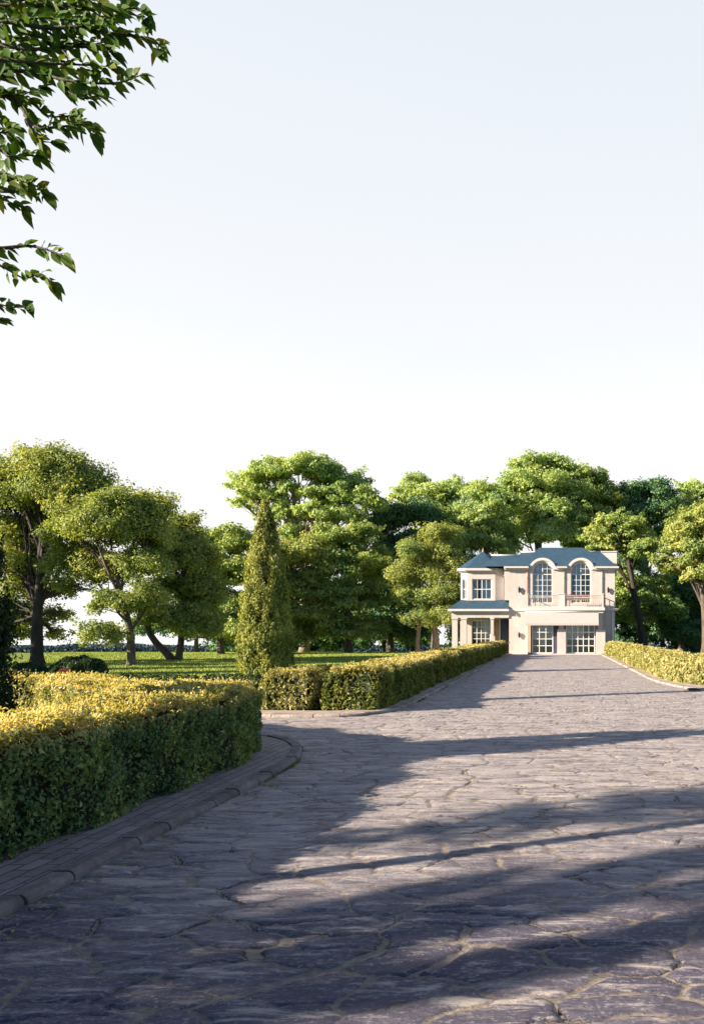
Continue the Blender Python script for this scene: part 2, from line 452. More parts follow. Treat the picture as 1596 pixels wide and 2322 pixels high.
    return m
M['drive'] = mat_drive()

def mat_pave():
    m, t, o = newmat('paving_bricks')
    co = objco(t, (1, 1, 1), (0, 0, math.radians(90)))
    br = t.nodes.new('ShaderNodeTexBrick'); 
    n = t.nodes.new('ShaderNodeTexNoise'); n.inputs['Scale'].default_value = 5
    t.links.new(co, n.inputs['Vector'])
    mx_ = mixc(t, 0.035, co, n.outputs['Color'])
    t.links.new(mx_, br.inputs['Vector'])
    br.inputs['Scale'].default_value = 1.0
    br.inputs['Brick Width'].default_value = 0.22; br.inputs['Row Height'].default_value = 0.11
    br.inputs['Mortar Size'].default_value = 0.008; br.inputs['Mortar Smooth'].default_value = 0.3
    br.inputs['Color1'].default_value = (0.17, 0.145, 0.165, 1); br.inputs['Color2'].default_value = (0.29, 0.245, 0.255, 1)
    br.inputs['Mortar'].default_value = (0.05, 0.045, 0.05, 1)
    fine = noise(t, co, 25, 5, 0.7)
    c = mixc(t, ramp(t, fine, [(0.4, (0,0,0)), (0.75, (0.5,)*3)]), br.outputs[0], (0.36, 0.30, 0.29))
    p = t.nodes.new('ShaderNodeBsdfPrincipled'); p.inputs['Roughness'].default_value = 0.8
    t.links.new(c, p.inputs['Base Color'])
    b = t.nodes.new('ShaderNodeBump'); b.inputs['Strength'].default_value = 0.8; b.inputs['Distance'].default_value = 0.01
    hh = math_(t, 'ADD', math_(t, 'MULTIPLY', br.outputs['Fac'], -1.0), math_(t, 'MULTIPLY', fine, 0.6))
    t.links.new(hh, b.inputs['Height']); t.links.new(b.outputs[0], p.inputs['Normal'])
    t.links.new(p.outputs[0], o.inputs[0]); return m
M['pave'] = mat_pave()
M['kerb'] = plain('kerb_concrete', (0.19, 0.165, 0.18), 0.8, 0.45, 5, 0.6, 0.3, bsc=40)
M['kerb_light'] = plain('pale_kerb_concrete', (0.36, 0.30, 0.27), 0.8, 0.25, 5, 0.5, 0.3, bsc=40)

def mat_kerb(name, col):
    m, t, o = newmat(name)
    co = objco(t); ge = t.nodes.new('ShaderNodeNewGeometry')
    nz = noise(t, co, 7, 6, 0.7)
    c = ramp(t, nz, [(0.3, tuple(v*0.55 for v in col)), (0.55, col), (0.75, tuple(v*1.35 for v in col))])
    c = mixc(t, 1.0, c, ramp(t, ge.outputs['Random Per Island'], [(0, (0.72, 0.70, 0.70)), (1, (1.15, 1.12, 1.10))]), 'MULTIPLY')
    c = mixc(t, ramp(t, noise(t, co, 2.2, 5), [(0.5, (0,)*3), (0.7, (0.7,)*3)]), c, (0.05, 0.05, 0.04))
    p = t.nodes.new('ShaderNodeBsdfPrincipled'); p.inputs['Roughness'].default_value = 0.85
    t.links.new(c, p.inputs['Base Color'])
    b = t.nodes.new('ShaderNodeBump'); b.inputs['Strength'].default_value = 0.9; b.inputs['Distance'].default_value = 0.015
    t.links.new(noise(t, co, 22, 6, 0.75), b.inputs['Height']); t.links.new(b.outputs[0], p.inputs['Normal'])
    t.links.new(p.outputs[0], o.inputs[0]); return m
M['kerb'] = mat_kerb('kerb_stone', (0.23, 0.195, 0.20)); M['kerb_pale'] = mat_kerb('pale_kerb_stone', (0.38, 0.32, 0.29))
def mat_lawn():
    m, t, o = newmat('lawn')
    co = objco(t)
    c = ramp(t, noise(t, co, 0.5, 6, 0.65), [(0.3, (0.12, 0.19, 0.03)), (0.7, (0.20, 0.25, 0.045))])
    c = mixc(t, ramp(t, noise(t, co, 12, 4), [(0.4, (0,0,0)), (0.7, (0.6,)*3)]), c, (0.23, 0.28, 0.06))
    p = t.nodes.new('ShaderNodeBsdfPrincipled'); p.inputs['Roughness'].default_value = 0.9
    p.inputs['Specular IOR Level'].default_value = 0.1
    t.links.new(c, p.inputs['Base Color'])
    b = t.nodes.new('ShaderNodeBump'); b.inputs['Strength'].default_value = 1; b.inputs['Distance'].default_value = 0.08
    t.links.new(noise(t, co, 20, 4), b.inputs['Height']); t.links.new(b.outputs[0], p.inputs['Normal'])
    t.links.new(p.outputs[0], o.inputs[0]); return m
M['lawn'] = mat_lawn()

# ------------------------------------------------------------------ ground
def sheet(name, xs, ys, dz, mat, label=None):
    xs = np.asarray(xs, float); ys = np.asarray(ys, float)
    X, Y = np.meshgrid(xs, ys)
    Z = g(Y)+dz
    V = np.stack([X.ravel(), Y.ravel(), Z.ravel()], 1)
    nx, ny = len(xs), len(ys)
    i = (np.arange(ny-1)[:, None]*nx+np.arange(nx-1)[None]).ravel()
    Fc = np.stack([i, i+1, i+nx+1, i+nx], 1)
    o = npmesh(name, V, Fc, mat, smooth=True)
    o['kind'] = 'structure'
    return o
ys_all = np.unique(np.concatenate([np.arange(-400, -20, 40), np.arange(-20, 120, 2), np.arange(120, 300, 6), np.arange(300, 1500, 100)]))
sheet('ground', np.concatenate([np.arange(-1400, -100, 100), np.arange(-100, 101, 10), np.arange(200, 1500, 100)]), ys_all, 0, M['lawn'])

def curve_pts(pts, step=0.15):
    """Catmull-Rom through 2-D points, resampled evenly"""
    p = [np.array(q, float) for q in pts]
    p = [2*p[0]-p[1]]+p+[2*p[-1]-p[-2]]
    out = []
    for i in range(1, len(p)-2):
        n = max(2, int(np.linalg.norm(p[i+1]-p[i])/step))
        for k in range(n):
            u = k/n
            out.append(0.5*((2*p[i])+(-p[i-1]+p[i+1])*u+(2*p[i-1]-5*p[i]+4*p[i+1]-p[i+2])*u*u+(-p[i-1]+3*p[i]-3*p[i+1]+p[i+2])*u**3))
    out.append(p[-2])
    return np.array(out)
def normals2(c):
    t = np.gradient(c, axis=0); t /= np.linalg.norm(t, axis=1, keepdims=True)
    return np.stack([t[:, 1], -t[:, 0]], 1)      # right-hand side

def poly_sheet(name, poly, dz, mat, kind='structure'):
    mb = MB(); mb.quad(*[(p[0], p[1], gf(p[1])+dz) for p in poly])
    o = mb.build(name, mat); o['kind'] = kind; return o

# driveway: main run, forecourt in front, side road to the left
_yr = [2.4]
while _yr[-1] < 49.6: _yr.append(_yr[-1]*1.0055)
_xr = np.concatenate([np.arange(-3.35, 4.6, 0.02), np.arange(4.6, 8.2, 0.2)])
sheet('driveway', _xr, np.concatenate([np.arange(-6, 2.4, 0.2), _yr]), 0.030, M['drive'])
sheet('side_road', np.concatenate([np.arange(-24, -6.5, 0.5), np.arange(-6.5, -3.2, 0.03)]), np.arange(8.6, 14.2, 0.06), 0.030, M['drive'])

# kerb edges (drive side)
K1 = curve_pts([(-3.03, -2), (-3.03, 2), (-3.03, 5), (-3.04, 7.6), (-3.13, 8.6), (-3.42, 9.5), (-3.95, 10.2), (-4.7, 10.7), (-6.5, 11.9), (-9.0, 13.4), (-13, 14)], 0.1)
K2 = curve_pts([(-14, 13.6), (-8, 13.15), (-5.2, 12.95), (-4.2, 12.92), (-3.6, 13.2), (-3.2, 13.9), (-3.08, 15), (-3.08, 20), (-3.08, 35), (-3.08, 49.8)], 0.1)
K3 = curve_pts([(10, 16.3), (7.5, 16.8), (5.2, 17.5), (4.0, 18.7), (3.35, 20.6), (3.1, 23), (3.1, 28), (3.1, 38), (3.1, 49.8)], 0.1)
def kerb(c, side, w, h, mat, seg=0.42, gap=0.014, jit=0.008):
    """row of kerb stones with rounded nose; side = +1 stones lie to the right of travel"""
    mb = MB(); stones = []
    n = normals2(c)*side
    s = np.concatenate([[0], np.cumsum(np.linalg.norm(np.diff(c, axis=0), axis=1))])
    prof = [(0.0, -0.03), (0.0, h*0.62), (0.012, h*0.86), (0.035, h), (w, h), (w, -0.03)]
    a = 0.0
    while a < s[-1]-0.05:
        L = seg*rnd.uniform(0.85, 1.15); b = min(a+L-gap, s[-1])
        k = max(2, int((b-a)/0.12)+1)
        ss = np.linspace(a, b, k); j1 = rnd.uniform(-jit, jit); j2 = rnd.uniform(-jit, jit)
        rings = []
        for q in ss:
            x = np.interp(q, s, c[:, 0]); y = np.interp(q, s, c[:, 1])
            nx = np.interp(q, s, n[:, 0]); ny = np.interp(q, s, n[:, 1])
            rings.append([(x+nx*(u+j1), y+ny*(u+j1), gf(y)+v+(j2 if v > 0 else 0)) for u, v in prof])
        i0 = len(mb.v); np_ = len(prof)
        for r_ in rings: mb.v += [tuple(float(q) for q in p_) for p_ in r_]
        for q in range(len(rings)-1):
            for m_ in range(np_-1):
                a_ = i0+q*np_+m_
                mb.f.append((a_, a_+1, a_+np_+1, a_+np_)); mb.sm.append(False)
        mb.f.append(tuple(i0+q for q in range(np_))); mb.sm.append(False)
        mb.f.append(tuple(i0+(len(rings)-1)*np_+q for q in reversed(range(np_)))); mb.sm.append(False)
        a += L
    o = mb.build('kerb', mat); o['kind'] = 'structure'
    return o
# travel is away from camera for K1: pavement lies left => side -1
kerb(K1, -1, 0.14, 0.095, M['kerb'])
kerb(K2, -1, 0.16, 0.085, M['kerb_pale'])
kerb(K3, 1, 0.16, 0.085, M['kerb_pale'])
def strip(name, c, side, w0, w1, dz, mat):
    n = normals2(c)*side
    A = c+n*w0; B = c+n*w1
    V = np.concatenate([np.column_stack([A, g(A[:, 1])+dz]), np.column_stack([B, g(B[:, 1])+dz])])
    k = len(c); i = np.arange(k-1)
    Fc = np.stack([i, i+1, i+k+1, i+k], 1)
    o = npmesh(name, V, Fc, mat); o['kind'] = 'structure'; return o
strip('pavement', K1, -1, 0.145, 0.95, 0.088, M['pave'])
strip('pavement', K2, -1, 0.165, 0.70, 0.080, M['kerb_light'])
strip('pavement', K3, 1, 0.165, 0.80, 0.080, M['kerb_light'])
# raised soil inside the near bed, behind its hedge
B1 = K1[::6]+normals2(K1[::6])*-1*0.9
mb = MB(); mb.quad(*([(p[0], p[1], gf(p[1])+0.085) for p in B1]+[(-14, -2, gf(-2)+0.085)]))
o = mb.build('planting_bed', M['soil']); o['kind'] = 'structure'
poly_sheet('gravel_patch', [(-13.5, 51), (-7.6, 51), (-7.6, 56), (-13.5, 56)], 0.012, M['pebble'])

# grass on the lawn that the camera looks across
def grass():
    n = 150000
    Y = 15.6+(rng.random(n)**0.75)*46
    X = np.where(rng.random(n) < 0.86, -4.3-rng.random(n)*(Y*0.62+1), 4.9+rng.random(n)*(Y*0.08+6))
    keep = ~((X > -8.2) & (Y > 47.5) & (X < 5.5)) & ~((X < 0) & (Y < 16.5))
    keep &= ~((X > 0) & (Y < 20))
    X, Y = X[keep], Y[keep]; n = len(X)
    Z = g(Y)
    h = rng.uniform(0.025, 0.06, n)*(0.8+Y/80); a = rng.uniform(0, 2*np.pi, n); w = h*0.35
    V = np.empty((n, 3, 3))
    dx = np.cos(a)*w; dy = np.sin(a)*w
    V[:, 0] = np.column_stack([X-dx, Y-dy, Z-0.01]); V[:, 1] = np.column_stack([X+dx, Y+dy, Z-0.01])
    V[:, 2] = np.column_stack([X+rng.normal(size=n)*h*0.5, Y+rng.normal(size=n)*h*0.5, Z+h])
    o = npmesh('grass', V.reshape(-1, 3), np.arange(n*3).reshape(-1, 3), M['grass'])
    tag(o, 'short sunlit grass growing on the lawn beside the driveway', 'grass', kind='stuff')
grass()

def litter():
    n = 420
    c = K1[(K1[:, 1] > 2) & (K1[:, 1] < 11)]; nn = normals2(c)*-1
    i = rng.integers(0, len(c), n); off = np.where(rng.random(n) < 0.6, rng.uniform(0.2, 0.75, n), -np.abs(rng.normal(size=n))*0.15-0.01)
    X = c[i, 0]+nn[i, 0]*off; Y = c[i, 1]+nn[i, 1]*off
    Z = g(Y)+np.where(off > 0, 0.102, 0.036)
    V, Fc = leaves(np.column_stack([X, Y, Z]), np.column_stack([rng.normal(size=n)*0.3, rng.normal(size=n)*0.3, np.ones(n)]), rng.uniform(0.02, 0.045, n), 0.02, fold=0.1)
    o = npmesh('fallen_leaves', V, Fc, M['olive']); tag(o, 'tiny fallen leaves scattered on the brick pavement and in the gutter', 'fallen leaves', kind='stuff')
    n = 5000
    c = np.concatenate([K1[(K1[:, 1] > 1) & (K1[:, 1] < 11)], K2[(K2[:, 1] > 12.9) & (K2[:, 0] > -4.6) & (K2[:, 1] < 40)]]); i = rng.integers(0, len(c), n)
    m_ = np.sin(i*0.21)+np.sin(i*0.073+2)+rng.normal(size=n)*0.25 > 0.9; i = i[m_]; n = len(i)
    X = c[i, 0]+np.abs(rng.normal(size=n))*0.015+0.004; Y = c[i, 1]+rng.normal(size=n)*0.03
    V, Fc = leaves(np.column_stack([X, Y, g(Y)+0.035+rng.random(n)*0.02]), rng.normal(size=(n, 3)), 0.035, 0.012, np.column_stack([rng.normal(size=n)*0.4, rng.normal(size=n)*0.4, np.ones(n)]))
    o = npmesh('weeds', V, Fc, M['hedge_olive']); tag(o, 'small green weeds growing in the gutter along the left kerbs', 'weeds', kind='stuff')
litter()

# ------------------------------------------------------------------ hedges
def fbm(s, u, seed, amp):
    r = np.random.default_rng(seed); out = 0
    for k in range(10):
        fs = r.uniform(0.6, 7); fu = r.uniform(0, 3); ph = r.uniform(0, 6.28)
        out = out+np.sin(s*fs+u*fu*3+ph)*amp/(0.7+fs*0.3)/3
    return out
def hedge(label, path, w, h, n, size, mat, seed, base=0.09, shoots=0, smat='shoots', sizefun=None, step=0.12, zref=None, group='clipped hedges along the drive', ends=(True, True), sunlit_inside=False, hprof=None):
    c = curve_pts(path, step); nn = normals2(c)
    s = np.concatenate([[0], np.cumsum(np.linalg.norm(np.diff(c, axis=0), axis=1))]); L = s[-1]
    mid = c[len(c)//2]
    t = thing('hedge', label, 'hedge', (mid[0], mid[1], gf(mid[1])), group)
    r_ = 0.16
    # section outline: up the right side, over the top, down the left side
    H2, W2 = h, w/2
    def section(u, inset=0.0):
        """u in 0..1 along perimeter -> offset across, height, normal (across, up)"""
        per = 2*H2+2*W2
        q = u*per
        a = np.where(q < H2, W2, np.where(q < H2+2*W2, W2-(q-H2), -W2))
        z = np.where(q < H2, q, np.where(q < H2+2*W2, H2, per-q))
        na = np.where(q < H2, 1.0, np.where(q < H2+2*W2, 0.0, -1.0))
        nz = np.where((q >= H2) & (q < H2+2*W2), 1.0, 0.0)
        # round the shoulders
        da = W2-np.abs(a); dzv = H2-z
        ca = np.clip((r_-da)/r_, 0, 1); cz = np.clip((r_-dzv)/r_, 0, 1)
        cr = ca*cz
        a = a-np.sign(a)*cr*r_*0.36; z = z-cr*r_*0.36
        return a*(1-inset/W2), z-inset*np.clip(z/H2, 0, 1), na+np.sign(a)*cr*0.8, nz+cr*0.8
    def place(sv, u, inset=0.0):
        a, z, na, nz = section(u, inset)
        cx = np.interp(sv, s, c[:, 0]); cy = np.interp(sv, s, c[:, 1])
        nx = np.interp(sv, s, nn[:, 0]); ny = np.interp(sv, s, nn[:, 1])
        dsp = fbm(sv, u, seed, 0.085)
        z = z+fbm(sv, u*0, seed+3, 0.03)*np.clip(z/H2, 0, 1)
        a2 = a+na*dsp
        X = cx+nx*a2; Y = cy+ny*a2
        if hprof is not None: z = z*np.interp(sv, hprof[0], hprof[1])
        Z = g(cy)+base+z+nz*dsp*0.5
        N = np.column_stack([nx*na, ny*na, nz])
        return np.column_stack([X, Y, Z]), N
    # core
    m1 = max(8, int(L/0.25)); m2 = 18
    sv, uv = np.meshgrid(np.linspace(0.05, L-0.05, m1), np.linspace(0, 1, m2), indexing='ij')
    V, _ = place(sv.ravel(), uv.ravel(), 0.07)
    i = (np.arange(m1-1)[:, None]*m2+np.arange(m2-1)[None]).ravel()
    Fc = np.stack([i, i+1, i+m2+1, i+m2], 1)
    e0 = np.arange(m2//2-0)
    caps = []
    for st in (0, (m1-1)*m2):
        for k in range(m2//2-1):
            caps.append([st+k, st+k+1, st+m2-2-k, st+m2-1-k])
    Fc = np.concatenate([Fc, np.array(caps)])
    npmesh('twig_core', V, Fc, M['core'], t)
    # leaves
    per = 2*H2+2*W2
    ne = int(n*(2*w*h)/(per*L+2*w*h)) if any(ends) else 0
    sv = rng.random(n)*L
    if sizefun is not None:                         # more, smaller leaves close to the camera
        yy = np.interp(sv, s, c[:, 1]); pr = 1/np.maximum(sizefun(yy), 1e-3)**2
        sv = rng.choice(sv, size=n, p=pr/pr.sum())+rng.normal(size=n)*0.05; sv = np.clip(sv, 0, L)
    uv = rng.random(n)
    C, N = place(sv, uv)
    if ne:
        k = ne; side = rng.random(k) < 0.5
        se = np.where(side, 0.0, L)
        cx = np.interp(se, s, c[:, 0]); cy = np.interp(se, s, c[:, 1]); nx = np.interp(se, s, nn[:, 0]); ny = np.interp(se, s, nn[:, 1])
        a = rng.uniform(-W2, W2, k); z = rng.uniform(0, H2, k)
        tx, ty = -ny, nx
        sg = np.where(side, -1.0, 1.0)
        C2 = np.column_stack([cx+nx*a+tx*sg*0.02, cy+ny*a+ty*sg*0.02, g(cy)+base+z])
        N2 = np.column_stack([tx*sg, ty*sg, np.zeros(k)])
        C = np.concatenate([C, C2]); N = np.concatenate([N, N2])
    nt_ = len(C)
    gp_ = np.sin(C[:, 0]*13+C[:, 2]*7+seed)+np.sin(C[:, 1]*11-C[:, 2]*9)+np.sin(C[:, 2]*17+C[:, 1]*5+1)+0.6*np.sin(C[:, 0]*29+C[:, 1]*31)
    kp = ~((gp_ < -1.15) & (rng.random(len(C)) < 0.55))
    uvf = np.concatenate([uv, np.full(len(C)-len(uv), 0.0)])[kp]
    C = C[kp]; N = N[kp]; nt_ = len(C)
    dep = np.abs(rng.normal(size=nt_))*0.045-0.05+0.02*np.clip(gp_[kp], -2, 2)*-1
    C = C+N*(-dep)[:, None]*-1*-1
    sz = size if sizefun is None else sizefun(C[:, 1])
    Ls = sz*np.clip(rng.lognormal(-0.02, 0.32, nt_), 0.45, 1.9)
    Nn = N*0.75+rng.normal(size=(nt_, 3))*0.62+np.array([0, 0, 0.25])
    T = N*0.4+rng.normal(size=(nt_, 3))*0.5+np.array([0, 0, 0.5])
    V, Fc = leaves(C, Nn, Ls, Ls*0.55, T)
    side_s = -(N[:, 0]*np.interp(C[:, 1], [0, 1], [1, 1]))
    sunlit_gold = (N[:, 2]+rng.normal(size=nt_)*0.25 > 0.5) | ((uvf > (H2+2*W2)/per) if sunlit_inside else False)  # top and inner leaves get the sunlit colour, the shaded face stays green
    k_ = len(C); m_g = np.concatenate([sunlit_gold, sunlit_gold]); 
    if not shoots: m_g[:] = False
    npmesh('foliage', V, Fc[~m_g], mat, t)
    if shoots: npmesh('sunlit_growth', V, Fc[m_g], M['hedge_gold_sunlit'], t)
    # new shoots: short upright sprigs standing above the clipped top
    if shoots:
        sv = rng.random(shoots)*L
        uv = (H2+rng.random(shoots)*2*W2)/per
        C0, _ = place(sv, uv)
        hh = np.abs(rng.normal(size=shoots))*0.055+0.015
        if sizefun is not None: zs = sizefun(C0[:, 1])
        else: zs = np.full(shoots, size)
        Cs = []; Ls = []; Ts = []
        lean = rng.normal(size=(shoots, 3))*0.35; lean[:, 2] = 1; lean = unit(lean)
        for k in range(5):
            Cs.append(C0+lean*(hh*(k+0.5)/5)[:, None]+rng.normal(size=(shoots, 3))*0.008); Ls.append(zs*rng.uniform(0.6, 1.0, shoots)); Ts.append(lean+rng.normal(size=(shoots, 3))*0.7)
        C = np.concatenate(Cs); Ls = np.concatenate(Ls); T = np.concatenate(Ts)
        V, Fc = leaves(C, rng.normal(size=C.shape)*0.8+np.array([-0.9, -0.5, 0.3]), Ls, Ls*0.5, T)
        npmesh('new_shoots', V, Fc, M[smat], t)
    return t
hedge('large near hedge curving round the planting bed at left, with shaded front and sunlit golden top',
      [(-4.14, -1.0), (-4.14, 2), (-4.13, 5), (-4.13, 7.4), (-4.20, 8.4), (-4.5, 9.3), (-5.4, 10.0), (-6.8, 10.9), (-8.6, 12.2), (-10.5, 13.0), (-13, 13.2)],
      1.0, 0.70, 175000, 0.05, M['hedge'], 11, 0.09, 26000, sunlit_inside=True, hprof=([0, 8.8, 11.5, 30], [1.13, 1.12, 0.98, 0.97]), sizefun=lambda y: 0.030+0.0014*np.clip(y, 0, 60))
hedge('short block of sunlit golden hedge ending at the side road, left of the dark notch',
      [(-5.28, 13.75), (-5.28, 15.8)], 0.92, 0.72, 9000, 0.055, M['hedge_gold_sunlit'], 21, 0.08, 600)
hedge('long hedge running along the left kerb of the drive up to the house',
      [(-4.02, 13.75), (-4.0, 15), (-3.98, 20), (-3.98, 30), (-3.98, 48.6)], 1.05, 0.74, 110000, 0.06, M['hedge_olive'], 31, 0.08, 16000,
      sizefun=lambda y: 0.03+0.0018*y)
hedge('low hedge with tree shade put into its dark green, running left behind the near golden hedge',
      [(-5.9, 15.1), (-9, 15.1), (-14, 15.2), (-22, 15.4)], 0.8, 0.62, 26000, 0.06, M['hedge_back'], 41, 0.0, 0)
hedge('bright sunlit yellow hedge along the right kerb of the drive',
      [(9.5, 17.6), (7.0, 18.2), (5.3, 19.2), (4.3, 20.8), (3.98, 23), (3.93, 28), (3.93, 38), (3.93, 48.8)], 0.9, 0.76, 80000, 0.07, M['hedge_gold_sunlit'], 51, 0.08, 5000,
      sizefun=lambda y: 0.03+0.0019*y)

# ------------------------------------------------------------------ trees
def tree(name, label, cat, group, Y, trunk, tr, blobs, nl, ls, mat, seed, bk='bark', flat=0.5, clump=0.55, depth=1.0, world=False, dens=1.0, extra=(), fill=0.45):
    """trunk: picture points at depth Y (first = foot). blobs: (x, y, rx, ry[, depth offset in m]) in picture units at depth Y"""
    r = np.random.default_rng(seed)
    if world:
        tp = [Vector(p) for p in trunk]; k = 1.0
    else:
        k = Y/F; tp = [Vector(P(x, y, Y)) for x, y in trunk]
    tp[0].z = gf(tp[0].y)-0.05
    t = thing(name, label, cat, (tp[0].x, tp[0].y, gf(tp[0].y)), group)
    mb = MB()
    # trunk
    n = len(tp)
    pts = curve3(tp, 6)
    m_ = len(pts)
    rad = [tr*(1-0.55*i/(m_-1))*(1.35 if i == 0 else (1.12 if i == 1 else 1)) for i in range(m_)]
    mb.tube(pts, rad, 10)
    top = pts[-1]
    Cs = []; sc = []; Os = []
    B = []
    for b in blobs:
        x, y, rx, ry = b[:4]; dy = b[4] if len(b) > 4 else r.uniform(-0.5, 0.5)*(rx if world else rx*k)*0.8
        if world: c = Vector((x, y, b[5])); R = (rx, rx, ry)
        else:
            c = Vector(P(x, y, Y)); c.y += dy; R = (rx*k, rx*k*depth, ry*k)
            f = (Y+dy)/Y; c.x *= f; c.z = CZ+(c.z-CZ)*f
        B.append((c, R))
    vol = sum(R[0]*R[2]+R[0]*R[1] for c, R in B)
    for c, R in B:
        # limb from the trunk to the blob
        j = min(m_-1, max(m_//3, int(m_*(0.45+0.5*r.random())))); a = pts[j]
        if c.z < a.z+0.3: j = max(m_//3, int(m_*0.4)); a = pts[j]
        mid = a.lerp(c, 0.5)+Vector((r.normal()*0.25, r.normal()*0.25, abs(r.normal())*0.3-0.1*R[2]))
        lr = max(tr*0.36, 0.04)
        lp = curve3([a, mid, c+Vector((0, 0, R[2]*0.25))], 5)
        mb.tube(lp, [lr*(1-0.7*i/(len(lp)-1)) for i in range(len(lp))], 6, cap=False)
        nc = max(6, int(dens*30*(R[0]*R[2]+R[0]*R[1])/ (clump*clump)/6))
        dirs = unit(r.normal(size=(nc, 3)))
        dirs[:, 2] = np.where(dirs[:, 2] < -0.5, -dirs[:, 2]*0.6, dirs[:, 2])
        rr = (fill+(1-fill)*r.random(nc)**0.6)*(1+np.clip(r.normal(size=nc)*0.14, -0.3, 0.24))
        stray = r.random(nc) < 0.14
        rr = np.where(stray, 1.02+0.28*r.random(nc), rr)
        cc = np.array(c)+dirs*np.array(R)*rr[:, None]
        for q in range(0, nc, max(1, nc//9)):
            e_ = Vector(cc[q]); s_ = lp[r.integers(2, len(lp))]
            mb.tube(curve3([s_, s_.lerp(e_, 0.5)+Vector((r.normal()*0.15, r.normal()*0.15, 0.12)), e_], 3), [lr*0.38, lr*0.32, lr*0.25, lr*0.2, lr*0.15, lr*0.1, lr*0.08][:7], 4, cap=False) if False else mb.tube([s_, s_.lerp(e_, 0.5)+Vector((r.normal()*0.15, r.normal()*0.15, 0.12)), e_], [lr*0.38, lr*0.24, lr*0.08], 4, cap=False)
        Os.append(dirs); Cs.append(cc); sc.append(np.where(stray, 0.5, 1.0)*clump*r.uniform(0.4, 1.25, nc)*min(1.0, 0.5+R[2]/(3*clump)))
    Cc = np.concatenate(Cs); sc = np.concatenate(sc); OUT = np.concatenate(Os)
    nl = int(nl*1.5)
    w = sc**2; idx = r.choice(len(Cc), size=nl, p=w/w.sum())
    d_ = r.normal(size=(nl, 3))*0.5; dn = np.linalg.norm(d_, axis=1, keepdims=True); d_ = np.where(dn > 1.1, d_/dn*1.1*r.random((nl, 1))**0.3, d_)
    # each spray is a flat pad with its own tilt
    tilt = r.normal(size=(len(Cc), 2))*0.35
    off = d_*sc[idx][:, None]*np.array([1.15, 1.15, flat])
    off[:, 2] += off[:, 0]*tilt[idx, 0]+off[:, 1]*tilt[idx, 1]
    C = Cc[idx]+off
    Nn = r.normal(size=(nl, 3))*0.55+d_*0.7+OUT[idx]*0.55+np.array([0, 0, 0.2])
    Ls = ls*0.8*np.clip(r.lognormal(-0.03, 0.3, nl), 0.45, 1.8)
    V, Fc = leaves(C, Nn, Ls, Ls*0.62)
    mb.build('trunk', M[bk], t)
    npmesh('crown', V, Fc, M[mat], t)
    return t
def curve3(pts, k):
    p = [Vector(q) for q in pts]
    if len(p) == 2: p = [p[0], p[0].lerp(p[1], 0.5), p[1]]
    q = [p[0]*2-p[1]]+p+[p[-1]*2-p[-2]]
    out = []
    for i in range(1, len(q)-2):
        for j in range(k):
            u = j/k
            out.append(0.5*((2*q[i])+(q[i+1]-q[i-1])*u+(2*q[i-1]-5*q[i]+4*q[i+1]-q[i+2])*u*u+(3*q[i]-3*q[i+1]+q[i+2]-q[i-1])*u**3))
    out.append(q[-2])
    return out

GB = 'trees across the lawn'
tree('broadleaf_tree', 'tallest olive green tree at the left edge with a thick dark trunk', 'tree', GB, 35,
     [(84,1508),(84,1440),(86,1380),(92,1300),(96,1210)], 0.30,
     [(35,1085,70,48),(105,1062,55,40),(150,1045,36,24),(185,1080,46,40),(218,1125,36,32),(60,1040,30,22),(60,1130,75,50),(150,1110,70,50),(20,1210,60,55,1.0),(95,1190,45,40,1.5),(30,1300,50,60,0.5),(-40,1120,60,90),(15,1380,45,35,1.5),(120,1440,30,14,2.0),(240,1085,14,12),(70,1250,60,45,2.0),(60,1330,45,40,2.0),(110,1270,40,40,2.5),(50,1400,50,34,2.0),(25,1440,40,24,1.0),(140,1340,34,26,2.5),(135,1400,26,18,3.0)],
     70000, 0.155, 'olive', 101, bk='bark_dark', flat=0.75, clump=0.6, dens=1.1)  # shade on this trunk put into the darker bark
tree('broadleaf_tree', 'rounded olive green tree with low sweeping branches and a pale forked trunk', 'tree', GB, 33.5,
     [(298,1511),(297,1460),(293,1420),(280,1370),(262,1310)], 0.20,
     [(270,1150,55,38),(330,1160,48,42),(200,1165,58,35),(245,1200,75,40),(315,1215,60,45),(150,1210,42,35),(165,1275,50,45,1.0),(235,1290,60,45,1.0),(325,1290,55,40),(265,1370,55,30,-0.8),(230,1440,42,28,-1.0),(345,1360,30,35),(150,1330,25,25,1.2)],
     66000, 0.14, 'olive', 102, bk='bark', flat=0.75, clump=0.55, dens=1.0)
tree('broadleaf_tree', 'bushy tree on two leaning trunks right of the rounded tree', 'tree', GB, 40,
     [(404,1497),(410,1460),(412,1420),(415,1340),(415,1280)], 0.20,
     [(410,1215,42,35),(380,1270,45,45),(440,1270,45,42),(400,1340,55,45),(455,1350,45,45),(430,1410,50,35),(370,1400,40,35),(425,1185,18,18)],
     44000, 0.16, 'olive', 103, clump=0.6, flat=0.75)
tree('broadleaf_tree', 'dark tree filling the gap left of the tall cypress', 'tree', GB, 50,
     [(500,1484),(500,1430),(502,1340),(505,1260)], 0.24,
     [(480,1240,45,40),(530,1225,40,36),(500,1300,55,50),(545,1300,35,50),(470,1370,50,45),(530,1380,50,48),(480,1430,60,32),(550,1425,40,30)],
     30000, 0.24, 'green', 104, clump=0.75, dens=0.9)
tree('broadleaf_tree', 'low dark tree behind the leaning trunks', 'tree', GB, 60,
     [(445,1478),(445,1440),(445,1400)], 0.2,
     [(420,1420,50,32),(480,1430,50,30),(350,1420,45,28),(545,1440,45,22)],
     14000, 0.24, 'dark', 105, clump=0.7)
